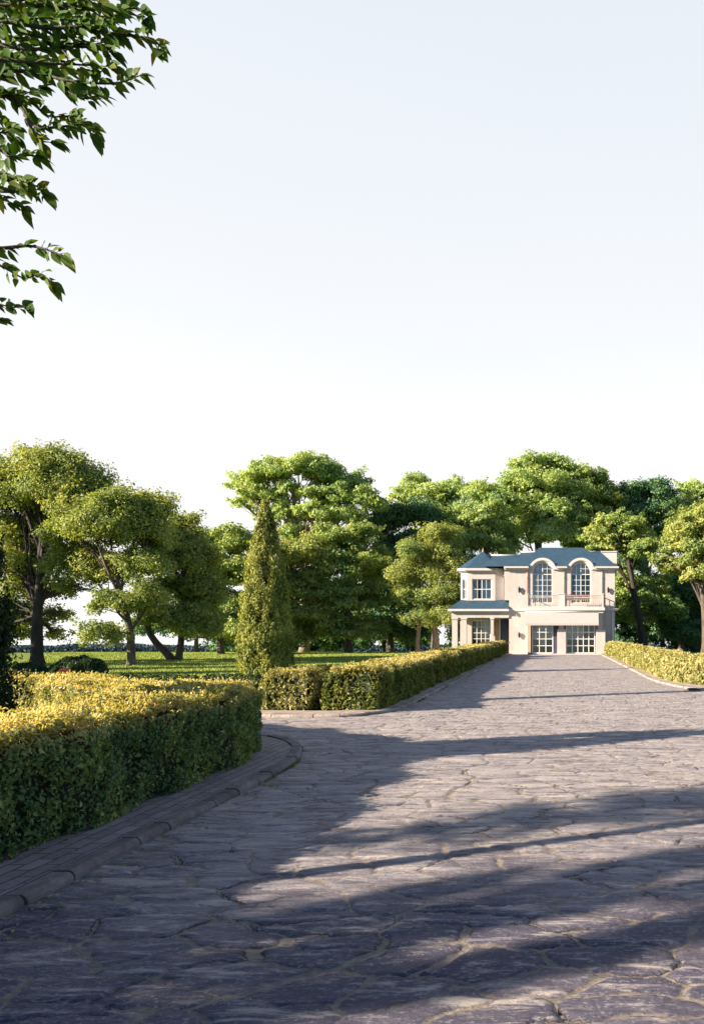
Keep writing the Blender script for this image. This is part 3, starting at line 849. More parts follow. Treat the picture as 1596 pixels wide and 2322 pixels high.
# leaning second stem of the two-stemmed tree belongs to it
def leaning(tree_obj, pts, r0):
    mb = MB(); p = curve3([Vector(q) for q in pts], 5)
    mb.tube(p, [r0*(1-0.5*i/(len(p)-1)) for i in range(len(p))], 8)
    mb.build('leaning_trunk', M['bark'], tree_obj)
_t3 = [o for o in S.objects if o.get('label', '').startswith('bushy tree on two')][0]
leaning(_t3, [P(392, 1499, 40), P(375, 1478, 40), P(352, 1455, 40), P(335, 1420, 40), P(350, 1370, 40)], 0.24)

# tall spreading tree in the middle
tree('spreading_tree', 'tall spreading light green tree with layered airy crown behind the cypress', 'tree', GB, 58,
     [(690,1478),(690,1400),(685,1280),(672,1190),(665,1110)], 0.38,
     [(558,1098,36,24),(608,1082,42,32),(675,1062,44,34),(735,1075,42,32),(788,1108,42,34),(828,1136,34,26),(590,1125,50,18),(650,1115,40,18),(760,1130,55,28),(710,1165,55,24),(640,1170,50,22),(780,1175,45,24),(690,1215,60,26),(545,1140,25,10),(860,1140,14,10)],
     42000, 0.26, 'light', 106, bk='bark_pale', flat=0.5, clump=0.8, dens=0.8, fill=0.35)
tree('broadleaf_tree', 'soft olive tree under the tall spreading tree right of the cypress', 'tree', GB, 54,
     [(655,1479),(655,1420),(660,1350),(665,1290)], 0.24,
     [(650,1270,50,40),(700,1260,45,36),(620,1330,45,45),(680,1340,55,50),(640,1400,50,42),(700,1410,45,40),(660,1450,55,24)],
     34000, 0.23, 'olive', 107, flat=0.4, clump=0.8)
tree('broadleaf_tree', 'dense mid green tree with low boughs in the centre of the tree line', 'tree', GB, 56,
     [(790,1479),(790,1420),(788,1340),(785,1270)], 0.28,
     [(750,1230,50,34),(810,1220,50,34),(770,1290,60,45),(835,1280,45,45),(740,1350,50,42),(800,1360,55,48),(760,1425,55,38),(820,1430,45,38),(850,1350,35,45)],
     40000, 0.24, 'green', 108, flat=0.4, clump=0.8)
tree('broadleaf_tree', 'dark leafy tree between the central tree and the round pine', 'tree', GB, 62,
     [(885,1479),(885,1400),(900,1300),(915,1210)], 0.3,
     [(880,1190,45,35),(940,1170,50,35),(900,1250,55,45),(960,1240,50,42),(860,1330,40,50),(905,1340,45,50),(880,1420,50,50),(930,1420,40,45)],
     40000, 0.26, 'dark', 109, clump=0.9)
tree('broadleaf_tree', 'thin crowned tree showing sky between its top twigs left of the house', 'tree', GB, 68,
     [(985,1478),(985,1350),(985,1250),(980,1150)], 0.3,
     [(940,1095,24,22),(985,1120,45,28),(1030,1110,35,26),(920,1130,40,28),(960,1165,55,30),(1030,1160,40,34),(1000,1215,55,40)],
     24000, 0.25, 'light', 110, clump=0.8, flat=0.5, dens=0.7)
tree('umbrella_pine', 'rounded bronze green tree with two pale trunks beside the house', 'tree', GB, 54,
     [(946,1480),(948,1440),(955,1400),(970,1350),(985,1300)], 0.19,
     [(1000,1215,48,22),(945,1255,42,28),(1010,1255,45,30),(925,1305,36,34),(985,1300,50,36),(1035,1290,30,34),(920,1355,30,28),(970,1360,42,30),(1020,1350,36,34),(960,1405,40,20),(1015,1400,34,24)],
     60000, 0.155, 'olive', 111, bk='bark_pale', clump=0.6, flat=0.75)
_tp = [o for o in S.objects if o.get('label', '').startswith('rounded bronze')][0]
mb = MB(); pp = curve3([P(988, 1481, 54.3), P(988, 1450, 54.3), P(984, 1410, 54.3), P(995, 1350, 54.3)], 5)
mb.tube(pp, [0.33*(1-0.55*i/(len(pp)-1)) for i in range(len(pp))], 8); mb.build('second_trunk', M['bark_pale'], _tp)

# trees behind the house
tree('spreading_tree', 'broad light green tree towering behind the house roof', 'tree', GB, 68,
     [(1220,1478),(1220,1350),(1222,1230),(1225,1130)], 0.45,
     [(1190,1065,40,26),(1250,1055,48,24),(1300,1075,36,24),(1160,1100,38,28),(1225,1100,60,32),(1290,1120,48,30),(1170,1150,55,32),(1240,1160,60,34),(1300,1165,40,30),(1190,1210,60,34),(1255,1215,50,34)],
     48000, 0.28, 'light', 112, flat=0.5, clump=0.85, fill=0.35)
tree('broadleaf_tree', 'yellow green tree rising behind the turret of the house', 'tree', GB, 64,
     [(1100,1478),(1100,1350),(1100,1240),(1100,1180)], 0.3,
     [(1090,1120,36,28),(1130,1140,40,30),(1060,1170,40,34),(1110,1190,55,36),(1065,1230,45,36),(1130,1240,50,34),(1050,1290,36,45),(1090,1300,40,40),(1045,1370,40,50),(1060,1440,40,36)],
     44000, 0.25, 'light', 113, flat=0.4, clump=0.85)
tree('broadleaf_tree', 'leafy light green tree above the chimney of the house', 'tree', GB, 70,
     [(1345,1478),(1345,1350),(1348,1240),(1350,1150)], 0.35,
     [(1350,1090,32,24),(1320,1130,40,30),(1370,1130,34,28),(1340,1180,50,34),(1310,1230,36,26)],
     22000, 0.28, 'green', 114, flat=0.5, clump=0.9, fill=0.3)
tree('broadleaf_tree', 'dark blue green tree standing taller right of the house', 'tree', GB, 72,
     [(1460,1478),(1462,1400),(1465,1300),(1468,1190)], 0.4,
     [(1440,1125,38,28),(1490,1120,42,28),(1420,1160,40,34),(1475,1170,55,36),(1515,1165,30,34),(1440,1220,45,36),(1500,1220,45,36)],
     34000, 0.28, 'dark', 115, clump=0.95)
tree('broadleaf_tree', 'wide tree with sunlit layered boughs right of the chimney', 'tree', GB, 60,
     [(1455,1481),(1453,1430),(1445,1380),(1430,1300),(1415,1230)], 0.34,
     [(1400,1185,48,20),(1350,1215,40,18),(1430,1215,50,22),(1380,1240,45,22),(1455,1250,40,24),(1420,1330,40,45,2.5),(1465,1350,50,50,2.5),(1430,1400,40,28,2.0),(1500,1390,45,35,2.5)],
     36000, 0.25, 'green', 116, bk='bark_dark', flat=0.5, clump=0.8)
tree('broadleaf_tree', 'olive tree with drooping crown at the right edge', 'tree', GB, 52,
     [(1600,1484),(1598,1400),(1590,1320),(1580,1240)], 0.3,
     [(1560,1200,45,30),(1600,1180,45,36),(1530,1240,38,28),(1580,1250,50,38),(1510,1275,30,22),(1590,1310,45,36),(1545,1290,34,24),(1640,1230,50,60)],
     38000, 0.22, 'olive', 117, flat=0.45, clump=0.75)
tree('broadleaf_tree', 'pale green treetop showing above the olive tree at the right edge', 'tree', GB, 74,
     [(1590,1478),(1590,1350),(1590,1240)], 0.35,
     [(1560,1115,28,20),(1595,1120,34,26),(1540,1150,28,24),(1585,1165,45,34),(1630,1150,40,50)],
     18000, 0.28, 'light', 118, clump=0.9, flat=0.35)
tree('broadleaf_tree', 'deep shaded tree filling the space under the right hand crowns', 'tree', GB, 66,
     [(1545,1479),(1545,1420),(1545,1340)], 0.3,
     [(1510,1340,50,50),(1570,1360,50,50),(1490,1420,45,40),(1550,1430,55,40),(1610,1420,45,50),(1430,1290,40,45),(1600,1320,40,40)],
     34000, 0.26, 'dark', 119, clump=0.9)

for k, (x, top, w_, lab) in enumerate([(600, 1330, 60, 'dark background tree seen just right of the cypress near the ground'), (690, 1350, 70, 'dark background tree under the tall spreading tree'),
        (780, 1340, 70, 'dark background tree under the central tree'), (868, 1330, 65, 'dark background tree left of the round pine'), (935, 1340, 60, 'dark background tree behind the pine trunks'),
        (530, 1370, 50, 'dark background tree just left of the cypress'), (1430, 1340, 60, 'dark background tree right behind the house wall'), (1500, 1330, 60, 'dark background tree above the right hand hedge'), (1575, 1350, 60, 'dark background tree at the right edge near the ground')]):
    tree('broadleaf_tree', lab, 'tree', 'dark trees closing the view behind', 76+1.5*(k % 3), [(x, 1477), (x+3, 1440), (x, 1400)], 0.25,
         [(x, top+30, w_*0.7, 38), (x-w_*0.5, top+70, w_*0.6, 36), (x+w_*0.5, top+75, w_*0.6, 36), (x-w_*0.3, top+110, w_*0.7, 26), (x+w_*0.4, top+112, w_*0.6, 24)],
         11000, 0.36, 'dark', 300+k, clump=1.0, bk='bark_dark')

# columnar cypresses
def cypress(label, X, Y, h, r0, n, ls, mat, seed, group=None, top=1.0, pw=0.62):
    r = np.random.default_rng(seed)
    t = thing('cypress_tree', label, 'tree', (X, Y, gf(Y)), group)
    mb = MB(); z0 = gf(Y)
    mb.tube([(X, Y, z0-0.05), (X, Y, z0+h*0.5), (X, Y, z0+h*0.93)], [r0*0.16, r0*0.1, 0.015], 8)
    mb.build('trunk', M['bark'], t)
    nc = int(n/95)
    u = r.random(nc)**1.25
    prof = lambda q: r0*np.clip((1-q), 0, 1)**pw*np.clip(0.72+q*1.6, 0, 1)*(1+0.05*np.sin(q*31+seed))
    a = r.uniform(0, 2*np.pi, nc); rr = prof(u)*(0.70+0.30*r.random(nc)**0.6)
    Cc = np.column_stack([X+np.cos(a)*rr, Y+np.sin(a)*rr, z0+0.06+u*h*0.97])
    sc = r.uniform(0.6, 1.3, nc)
    idx = r.integers(0, nc, n)
    up = np.column_stack([np.cos(a)*0.35, np.sin(a)*0.35, np.ones(nc)])
    s_ = r.normal(size=n)*0.5; sc = sc*(0.4+0.6*(1-u)**0.7)
    C = Cc[idx]+unit(up)[idx]*(s_*sc[idx]*r0*0.36)[:, None]+r.normal(size=(n, 3))*r0*0.060*sc[idx][:, None]
    out = np.column_stack([C[:, 0]-X, C[:, 1]-Y, np.full(n, 0.15)])
    V, Fc = leaves(C, unit(out)*0.7+r.normal(size=(n, 3))*0.5, ls*r.uniform(0.6, 1.4, n), ls*0.45, up[idx]+r.normal(size=(n, 3))*0.35)
    npmesh('crown', V, Fc, M[mat], t)
    return t
cx, _, _ = P(602, 1500, 24.5)
cypress('tall pointed cypress standing on the lawn behind the hedge', cx, 24.5, 6.2, 1.05, 70000, 0.095, 'cypress', 7, pw=0.8)
cypress('cypress column with shade put into its dark leaves at the left edge inside the hedged bed', -6.63, 7.35, 4.1, 0.84, 80000, 0.06, 'cypress_shaded', 8, pw=0.35)

# ------------------------------------------------------------------ trees outside the frame on the left, whose shadows cross the drive
GO = 'trees just outside the left edge whose shadows cross the drive'
def shade_tree(label, X, Y, rt, h, crown, n, seed, ls=0.16):
    return tree('shade_tree', label, 'tree', GO, Y, [(X, Y, 0), (X+0.05, Y, h*0.4), (X, Y+0.1, h*0.75), (X, Y, h)], rt, crown, n, ls, 'olive', seed, world=True, clump=0.6)
shade_tree('tall tree left of the frame casting the middle shadow stripe', -10.5, 5.55, 0.27, 12,
           [(-10.5, 5.5, 1.9, 1.6, 0, 12), (-11.5, 5.0, 1.6, 1.2, 0, 11), (-9.6, 5.9, 1.5, 1.2, 0, 11.5)], 9000, 201)
shade_tree('tall tree left of the frame casting the far shadow stripe', -15.0, 10.75, 0.30, 14,
           [(-15, 10.7, 2.0, 1.8, 0, 14), (-15.8, 10.4, 1.5, 1.2, 0, 13)], 7000, 202)
cypress('tall cypress outside the left edge whose shadow crosses the foreground of the drive', -12.5, -1.28, 10.0, 0.98, 42000, 0.13, 'cypress', 9, GO, pw=0.5)
tree('shade_tree', 'slender airy tree outside the left edge casting the mottled shade', 'tree', GO, 0.6, [(-12.7,0.57,0),(-12.65,0.6,3),(-12.7,0.57,5.6),(-12.7,0.57,8)], 0.05,
     [(-12.7,0.57,0.42,0.4,0,5.5),(-13.0,0.45,0.5,0.45,0,6.2),(-12.6,0.6,0.45,0.5,0,7.0),(-12.9,0.5,0.4,0.4,0,7.9),(-12.5,0.66,0.22,0.2,0,4.9)], 2600, 0.11, 'olive', 203, world=True, clump=0.25)
for k, (X, Y, h, r0) in enumerate([(-34.3, 29.7, 12, 2.3), (-32.1, 24.5, 11, 1.3), (-28.6, 21.4, 10, 1.5)]):
    cypress(['broad cypress off the left edge shading the far lawn', 'slim cypress off the left edge shading the middle of the lawn', 'cypress off the left edge shading the near lawn'][k],
            X, Y, h, r0, 26000, 0.22, 'cypress', 60+k, GO, pw=0.5)

# ------------------------------------------------------------------ overhanging branch, top left
def overhang():
    X0, Y0 = -5.3, 3.0
    t = thing('overhanging_tree', 'near tree reaching in at the top left with large dark green leaves', 'tree', (X0, Y0, gf(Y0)), None)
    mb = MB()
    Yb = 3.9
    trunk = [Vector((X0, Y0, 0)), Vector((X0+0.03, Y0+0.05, 2.0)), Vector((X0, Y0+0.1, 3.6)), Vector((X0+0.15, Y0+0.3, 5.4)), Vector((X0+0.2, Y0+0.4, 6.6))]
    tp = curve3(trunk, 5)
    mb.tube(tp, [0.085*(1-0.5*i/(len(tp)-1)) for i in range(len(tp))], 10)
    mb.build('trunk', M['bark_dark'], t)
    paths = [
        [(-300,60),(-120,45),(-40,40),(60,55),(114,62),(201,60),(260,76),(308,81),(354,94),(360,110)],
        [(-300,200),(-120,175),(0,162),(39,159),(97,167),(146,180),(227,188),(276,185),(318,170)],
        [(140,179),(156,208),(195,222),(224,218)],
        [(-250,230),(-100,190),(0,201),(42,234),(81,286),(140,286),(195,282),(214,302)],
        [(20,215),(70,232),(110,262),(165,262),(190,275)],
        [(60,272),(91,315),(115,322)],
        [(-250,330),(-80,310),(0,338),(20,354),(52,352),(78,352)],
        [(-250,420),(-100,425),(0,432),(42,432),(75,419),(100,436)],
        [(-200,470),(-60,450),(0,452),(32,461),(50,470)],
        [(-250,560),(-100,560),(0,562),(65,557),(114,568),(142,580)],
        [(-200,600),(-60,580),(6,605),(55,630),(92,620),(115,640)],
        [(-200,680),(-80,680),(0,690),(26,697),(62,694)],
        [(-150,730),(-60,720),(-5,725)],
        [(-300,-10),(-60,5),(120,12),(250,22),(310,18),(330,40)],
        [(-300,100),(-50,100),(80,110),(180,105),(250,118)],
        [(-300,130),(-40,130),(60,140),(170,145),(250,150)],
        [(-300,-60),(-60,-40),(120,-30),(260,-15)],
        [(-100,250),(-20,260),(10,290),(30,310)],
        [(-100,385),(-30,380),(15,395),(50,412)],
        [(40,70),(120,90),(200,100),(270,85)],
        [(-60,20),(60,28),(160,35),(240,45)],
        [(-100,130),(0,128),(70,125),(130,135)],
        [(-100,215),(-20,220),(40,215),(90,200)],
        [(-100,0),(0,-5),(90,0),(170,-5),(230,10)],
        [(-80,50),(30,45),(110,40),(190,50)],
        [(-80,300),(0,300),(30,290)],
        [(-80,150),(20,140),(110,150),(180,165)],
        [(-80,75),(20,85),(100,80)],
        [(200,62),(240,40),(280,30)],
    ]
    r = random.Random(3)
    tw = MB(); V = []; Fc = []
    def leaf(base, dirv, L, nrm):
        T = dirv.normalized(); N = (nrm-T*nrm.dot(T)).normalized(); Bv = T.cross(N)
        segs = [(0, 0.0), (0.10, 0.15), (0.28, 0.27), (0.5, 0.28), (0.75, 0.16), (0.92, 0.05), (1.0, 0.0)]
        i0 = len(V); bend = r.uniform(0.1, 0.45); fold = r.uniform(0.05, 0.28)
        for u, w in segs:
            c = base+T*(L*u)-Vector((0, 0, 1))*(L*bend*u*u)-N*0
            w *= L*r.uniform(0.94, 1.06)
            V.append(c); V.append(c+Bv*w+N*w*fold*2); V.append(c-Bv*w+N*w*fold*2)
        for k in range(len(segs)-1):
            a = i0+k*3
            Fc.append((a, a+3, a+4, a+1)); Fc.append((a, a+2, a+5, a+3))
    for pi_, path in enumerate(paths):
        dep = Yb+r.uniform(-0.35, 0.35)
        pts = [Vector(P(x, y, dep+0.04*math.sin(i*1.7+pi_))) for i, (x, y) in enumerate(path)]
        if path[0][0] <= -150: pts = [Vector((X0+0.1, Y0+0.2, min(6.2, pts[0].z-0.15)))]+pts
        sm = curve3(pts, 6)
        L = len(sm)
        r0 = 0.016 if path[0][0] <= -250 else 0.006
        tw.tube(sm, [r0*(1-i/(L-1))+0.0022 for i in range(L)], 6)
        acc = 0
        for i in range(1, L):
            acc += (sm[i]-sm[i-1]).length
            px = PX+sm[i].x*F/sm[i].y
            if px < -60: acc = 0; continue
            while acc > (0.011 if sm[i].z > 3.9 else 0.018):
                acc -= (0.011 if sm[i].z > 3.9 else 0.018)
                q = sm[i].lerp(sm[i-1], r.random())
                tdir = (sm[i]-sm[i-1]).normalized()
                dv = tdir*r.uniform(0.1, 1.0)+Vector((r.uniform(-0.3, 0.8), r.uniform(-0.5, 0.5), r.uniform(-0.9, 0.9)))
                st = q+dv.normalized()*r.uniform(0.008, 0.02)
                tw.tube([q, st], 0.0012, 4, cap=False)
                leaf(st, dv, r.uniform(0.042, 0.080), Vector((r.uniform(-0.7, 0.7), r.uniform(-1.2, -0.3), r.uniform(-0.3, 0.9))))
        for k in range(3):
            dv = (sm[-1]-sm[-2]).normalized()+Vector((r.uniform(-0.3, 0.6), r.uniform(-0.6, 0.6), r.uniform(-1.0, 0.3)))
            leaf(sm[-1], dv, r.uniform(0.075, 0.11), Vector((r.uniform(-0.5, 0.5), -0.6, r.uniform(0.3, 1))))
    tw.build('branch', M['bark_dark'], t)
    o = npmesh('leaves', np.array([tuple(v) for v in V]), np.array(Fc), M['branch_leaf'], t)
    # the rest of the crown, above and left of the view
    r2 = np.random.default_rng(9)
    n = 4500
    C = np.array([-4.9, 2.9, 7.2])+unit(r2.normal(size=(n, 3)))*np.array([0.9, 0.9, 0.8])*(r2.random(n)**0.4)[:, None]
    VV, FF = leaves(C, r2.normal(size=(n, 3))+np.array([0, 0, 0.5]), 0.1, 0.055)
    npmesh('crown', VV, FF, M['branch_leaf'], t)
overhang()

# ------------------------------------------------------------------ shrubs on the lawn
def shrub(label, x, y, w, h, mat, n, seed, name='shrub', ls=0.12):
    X, Y = gp(x, y); s_ = Y/F; r = np.random.default_rng(seed)
    t = thing(name, label, 'shrub', (X, Y, gf(Y)), 'shrubs on the lawn')
    R = np.array([w*s_/2, w*s_/2*0.8, h*s_]); 
    dirs = unit(r.normal(size=(n, 3))); dirs[:, 2] = np.abs(dirs[:, 2])
    C = np.array([X, Y, gf(Y)+0.02])+dirs*R*(0.55+0.5*r.random(n)**0.5)[:, None]*(1+0.1*np.sin(dirs[:, :1]*9)*np.cos(dirs[:, 1:2]*7))
    V, Fc = leaves(C, dirs+r.normal(size=(n, 3))*0.6, ls*r.uniform(0.6, 1.5, n), ls*0.4, dirs*0.4+np.array([0, 0, 0.8])+r.normal(size=(n, 3))*0.3)
    npmesh('foliage', V, Fc, M[mat], t)
    mb = MB()
    for k in range(7):
        a = k*0.9; mb.tube([(X, Y, gf(Y)-0.02), (X+math.cos(a)*R[0]*0.7, Y+math.sin(a)*R[1]*0.7, gf(Y)+R[2]*0.6)], [0.025, 0.008], 5)
    mb.build('stem', M['bark'], t)
shrub('wide mounded dark green shrub behind the golden hedge', 180, 1534, 118, 42, 'shrub', 9000, 1)
shrub('small dark green shrub at the left edge beside the cypress column', 66, 1532, 80, 26, 'shrub', 5000, 2)
shrub('small reddish plant in front of the mounded shrub', 152, 1537, 46, 18, 'red', 900, 3, 'red_plant', 0.08)
shrub('low reddish plant by the foot of the tallest tree', 160, 1516, 30, 12, 'red', 500, 4, 'red_plant', 0.08)

# distant tree belt beyond the lawn
def belt():
    n = 110000
    X = rng.uniform(-260, 60, n); Y = 250+rng.normal(size=n)*4
    hmax = 4.6+0.35*np.sin(X*0.11)+0.3*np.sin(X*0.37+1)
    Z = g(Y)+rng.random(n)**0.8*hmax
    V, Fc = leaves(np.column_stack([X, Y, Z]), rng.normal(size=(n, 3)), 0.85, 0.6)
    o = npmesh('distant_trees', V, Fc, M['far'])
    tag(o, 'far off dark belt of trees on the horizon beyond the lawn', 'tree belt', kind='stuff')
belt()

# ------------------------------------------------------------------ house
YF = 50.2
HZ = gf(49.0)-0.02
def hX(x, Y=YF): return (x-PX)*Y/F
def hZ(y, Y=YF): return CZ+(HY-y)*Y/F
house = thing('house', 'pale pink two storey house with blue roofs and turret at the end of the drive', 'house', (-1.5, 54.0, HZ))
def wall_grid(mb, x0, x1, z0, z1, holes, y0, y1, solid=None):
    xs = sorted(set([x0, x1]+[v for h in holes for v in (h[0], h[1]) if x0 < v < x1]))
    zs = sorted(set([z0, z1]+[v for h in holes for v in (h[2], h[3]) if z0 < v < z1]))
    def sol(i, j):
        if i < 0 or j < 0 or i >= len(xs)-1 or j >= len(zs)-1: return False
        cx_ = (xs[i]+xs[i+1])/2; cz_ = (zs[j]+zs[j+1])/2
        return not any(h[0] < cx_ < h[1] and h[2] < cz_ < h[3] for h in holes)
    for i in range(len(xs)-1):
        for j in range(len(zs)-1):
            if not sol(i, j): continue
            a, b, c, e_ = xs[i], xs[i+1], zs[j], zs[j+1]
            mb.quad((a,y0,c),(b,y0,c),(b,y0,e_),(a,y0,e_)); mb.quad((b,y1,c),(a,y1,c),(a,y1,e_),(b,y1,e_))
            if not sol(i-1, j): mb.quad((a,y1,c),(a,y0,c),(a,y0,e_),(a,y1,e_))
            if not sol(i+1, j): mb.quad((b,y0,c),(b,y1,c),(b,y1,e_),(b,y0,e_))
            if not sol(i, j-1): mb.quad((a,y0,c),(a,y1,c),(b,y1,c),(b,y0,c))
            if not sol(i, j+1): mb.quad((a,y0,e_),(b,y0,e_),(b,y1,e_),(a,y1,e_))

def window(x0, x1, z0, z1, Y, cols, rows, arch=False, wide=(), curtain=None, parent=house, fw=0.06, bw=0.03, thick=(), xf=None):
    """window part (frame) with glass and curtains as sub-parts; xf maps local points for canted walls"""
    xf = xf or (lambda p: p)
    mb = MB(); yf, yb = Y-0.03, Y+0.04
    def bx(a, b, c, e_, y0=yf, y1=yb):
        s = MB(); s.box(a, b, y0, y1, c, e_)
        i = len(mb.v); mb.v += [xf(v) for v in s.v]; mb.f += [tuple(i+k for k in f) for f in s.f]; mb.sm += s.sm
    cx_ = (x0+x1)/2; R = (x1-x0)/2
    zs = z1-R if arch else z1
    bx(x0, x0+fw, z0, zs); bx(x1-fw, x1, z0, zs); bx(x0+fw, x1-fw, z0, z0+fw)
    if arch:
        n = 16
        for k in range(n):
            a, b = math.pi*k/n, math.pi*(k+1)/n
            pr = [(cx_+math.cos(t_)*r_, zs+math.sin(t_)*r_*0.98) for t_, r_ in ((a, R), (b, R), (b, R-fw), (a, R-fw))]
            mb.prism(pr, yf, yb, 'y')
    else: bx(x0+fw, x1-fw, z1-fw, z1)
    def topz(x): 
        return zs+math.sqrt(max(0, (R-fw)**2-(x-cx_)**2)) if arch else z1-fw
    for i in range(1, cols):
        x = x0+fw+(x1-x0-2*fw)*i/cols; w = fw*0.9 if i in wide else bw
        bx(x-w/2, x+w/2, z0+fw, topz(x), yf+0.006, yb-0.006)
    for j in range(1, rows):
        z = z0+fw+(z1-z0-2*fw)*j/rows; w = fw*0.9 if j in thick else bw
        hw = R-fw
        if arch and z > zs: hw = math.sqrt(max(0, (R-fw)**2-(z-zs)**2))
        bx(cx_-hw, cx_+hw, z-w/2, z+w/2, yf+0.012, yb-0.012)
    fr = mb.build('window', M['white'], parent)
    gm = MB()
    if arch:
        pts = [(x0+0.01, Y+0.01, z0), (x1-0.01, Y+0.01, z0)]+[(cx_+math.cos(math.pi*k/16)*(R-0.01), Y+0.01, zs+math.sin(math.pi*k/16)*(R-0.01)) for k in range(17)]
        gm.quad(*pts)
    else: gm.quad(*[xf(p) for p in ((x0+0.01, Y+0.01, z0+0.01), (x1-0.01, Y+0.01, z0+0.01), (x1-0.01, Y+0.01, z1-0.01), (x0+0.01, Y+0.01, z1-0.01))])
    gm.build('glass', M['glass'], fr)
    if curtain:
        cm = MB()
        for (ca, cb, cz0) in curtain:
            a = x0+(x1-x0)*ca; b = x0+(x1-x0)*cb; n = max(6, int((b-a)/0.05))
            zt = z1-0.05; zb = z0+(z1-z0)*cz0
            for k in range(n):
                u, v = a+(b-a)*k/n, a+(b-a)*(k+1)/n
                yu, yv = Y+0.16+0.03*math.sin(k*1.9), Y+0.16+0.03*math.sin((k+1)*1.9)
                cm.quad(*[xf(p) for p in ((u, yu, zb), (v, yv, zb), (v, yv, zt), (u, yu, zt))], smooth=True)
        cm.build('curtain', M['curtain'], fr)
    return fr

# --- main block walls (real openings, hollow rooms behind)
xl, xr = hX(1143), hX(1394)
ztop = hZ(1289); zg = HZ
W1 = (hX(1207), hX(1252.5), hZ(1368), hZ(1275))
W2 = (hX(1294), hX(1339.5), hZ(1368), hZ(1275))
zfl = hZ(1376)
G1 = (hX(1200), hX(1256), HZ+0.12, hZ(1416)); G2 = (hX(1283), hX(1349), HZ+0.12, hZ(1416))
mb = MB()
cut = lambda w: (w[0], w[1], w[2], w[3])
R1 = (W1[1]-W1[0])/2
zspring = W1[3]-R1
xq = hX(1154); zq = hZ(1361)
holes = [(-99, xq, -99, zq), (W1[0], W1[1], W1[2], 99), (W2[0], W2[1], W2[2], 99), (G1[0], G1[1], G1[2], G1[3]), (G2[0], G2[1], G2[2], G2[3])]
wall_grid(mb, xl, xr, zg, ztop, holes, YF, YF+0.25)
# side, back walls and floors
mb.box(xl, xl+0.2, YF+0.26, YF+9, zq+0.16, ztop-0.01); mb.box(xl, xq, YF+0.26, YF+9, zq, zq+0.155); mb.box(xq, xq+0.2, YF+0.26, YF+9, zg, zq-0.003); mb.box(xr-0.2, xr, YF+0.26, YF+9, zg, ztop-0.01)
mb.box(xl, xr, YF+9.01, YF+9.2, zg, ztop-0.01)
# gable-like spandrels around the arches, rising above the eave
for w in (W1, W2):
    cx_ = (w[0]+w[1])/2; n = 14
    Ro = R1+0.26
    for k in range(n):
        a, b = math.pi*k/n, math.pi*(k+1)/n
        pr = [(cx_+math.cos(t_)*r_, max(zspring+math.sin(t_)*r_, zspring)) for t_, r_ in ((a, Ro), (b, Ro), (b, R1), (a, R1))]
        mb.prism(pr, YF-0.012, YF+0.24, 'y')
wall = mb.build('wall', M['stucco'], house)
im = MB(); im.box(xq+0.21, xr-0.21, YF+4.0, YF+4.1, zg+0.02, ztop-0.05); im.box(xq+0.21, xr-0.21, YF+0.27, YF+4.0, zfl-0.15, zfl)
im.box(hX(1268), hX(1268)+0.12, YF+0.27, YF+3.99, zg+0.02, zfl-0.16); im.box(hX(1270), hX(1270)+0.12, YF+0.27, YF+3.99, zfl+0.01, ztop-0.05)
im.build('inner_wall', M['interior'], house)
window(W1[0], W1[1], W1[2], W1[3], YF+0.12, 4, 7, arch=True, wide=(2,), thick=(5,), curtain=[(0.04, 0.96, 0.0)])
window(W2[0], W2[1], W2[2], W2[3], YF+0.12, 4, 7, arch=True, wide=(2,), thick=(5,), curtain=[(0.22, 0.42, 0.0), (0.04, 0.96, 0.72)])
YG = 49.47
window(hX(1206, YG), hX(1254, YG), HZ+0.12, hZ(1416.5, YG), YG, 3, 4, wide=(1,2), curtain=[(0.0, 0.3, 0.5), (0.36, 0.66, 0.3), (0.7, 1.0, 0.5)], bw=0.05)
window(hX(1283, YG), hX(1349, YG), HZ+0.12, hZ(1416.5, YG), YG, 5, 4, wide=(1,2,3,4), curtain=[(0.02, 0.62, 0.5)], bw=0.05)
# arched hoods
def hood(w):
    m = MB(); cx_ = (w[0]+w[1])/2; n = 20
    for (ri, ro, y0, y1) in ((R1+0.12, R1+0.30, YF-0.16, YF-0.013), (R1+0.04, R1+0.12, YF-0.08, YF-0.013)):
        for k in range(n):
            a, b = math.radians(12+156*k/n), math.radians(12+156*(k+1)/n)
            pr = [(cx_+math.cos(t_)*r_, zspring+math.sin(t_)*r_) for t_, r_ in ((a, ro), (b, ro), (b, ri), (a, ri))]
            m.prism(pr, y0, y1, 'y')
    m.build('arch_hood', M['trim'], house)
    # rounded dormer roof running back into the slope
    m = MB(); n = 18; Ro = R1+0.27
    for k in range(n):
        a, b = math.radians(8+164*k/n), math.radians(8+164*(k+1)/n)
        m.quad(*[(cx_+math.cos(t_)*Ro, y_, zspring+math.sin(t_)*Ro) for t_, y_ in ((a, YF-0.01), (b, YF-0.01), (b, YF+2.2), (a, YF+2.2))], smooth=True)
    m.build('dormer_roof', M['roof'], house)
hood(W1); hood(W2)
# eaves cornice, broken by the arches
def cornice(a, b, z0, z1, y0=YF-0.35):
    m = MB(); m.box(a, b, y0, YF-0.014, z0+(z1-z0)*0.45, z1); m.box(a, b-0.004, y0+0.13, YF-0.013, z0, z0+(z1-z0)*0.45-0.003)
    m.build('cornice', M['trim'], house)
ze0, ze1 = hZ(1291, 49.9), hZ(1284.5, 49.9)
hs = 0.27
cornice(xl, W1[0]-hs, ze0, ze1); cornice(W1[1]+hs, W2[0]-hs, ze0, ze1); cornice(W2[1]+hs, hX(1402), ze0, ze1)
m = MB(); m.box(xr+0.002, hX(1402), YF-0.013, YF+9.3, ze0+0.08, ze1); m.build('cornice', M['trim'], house)
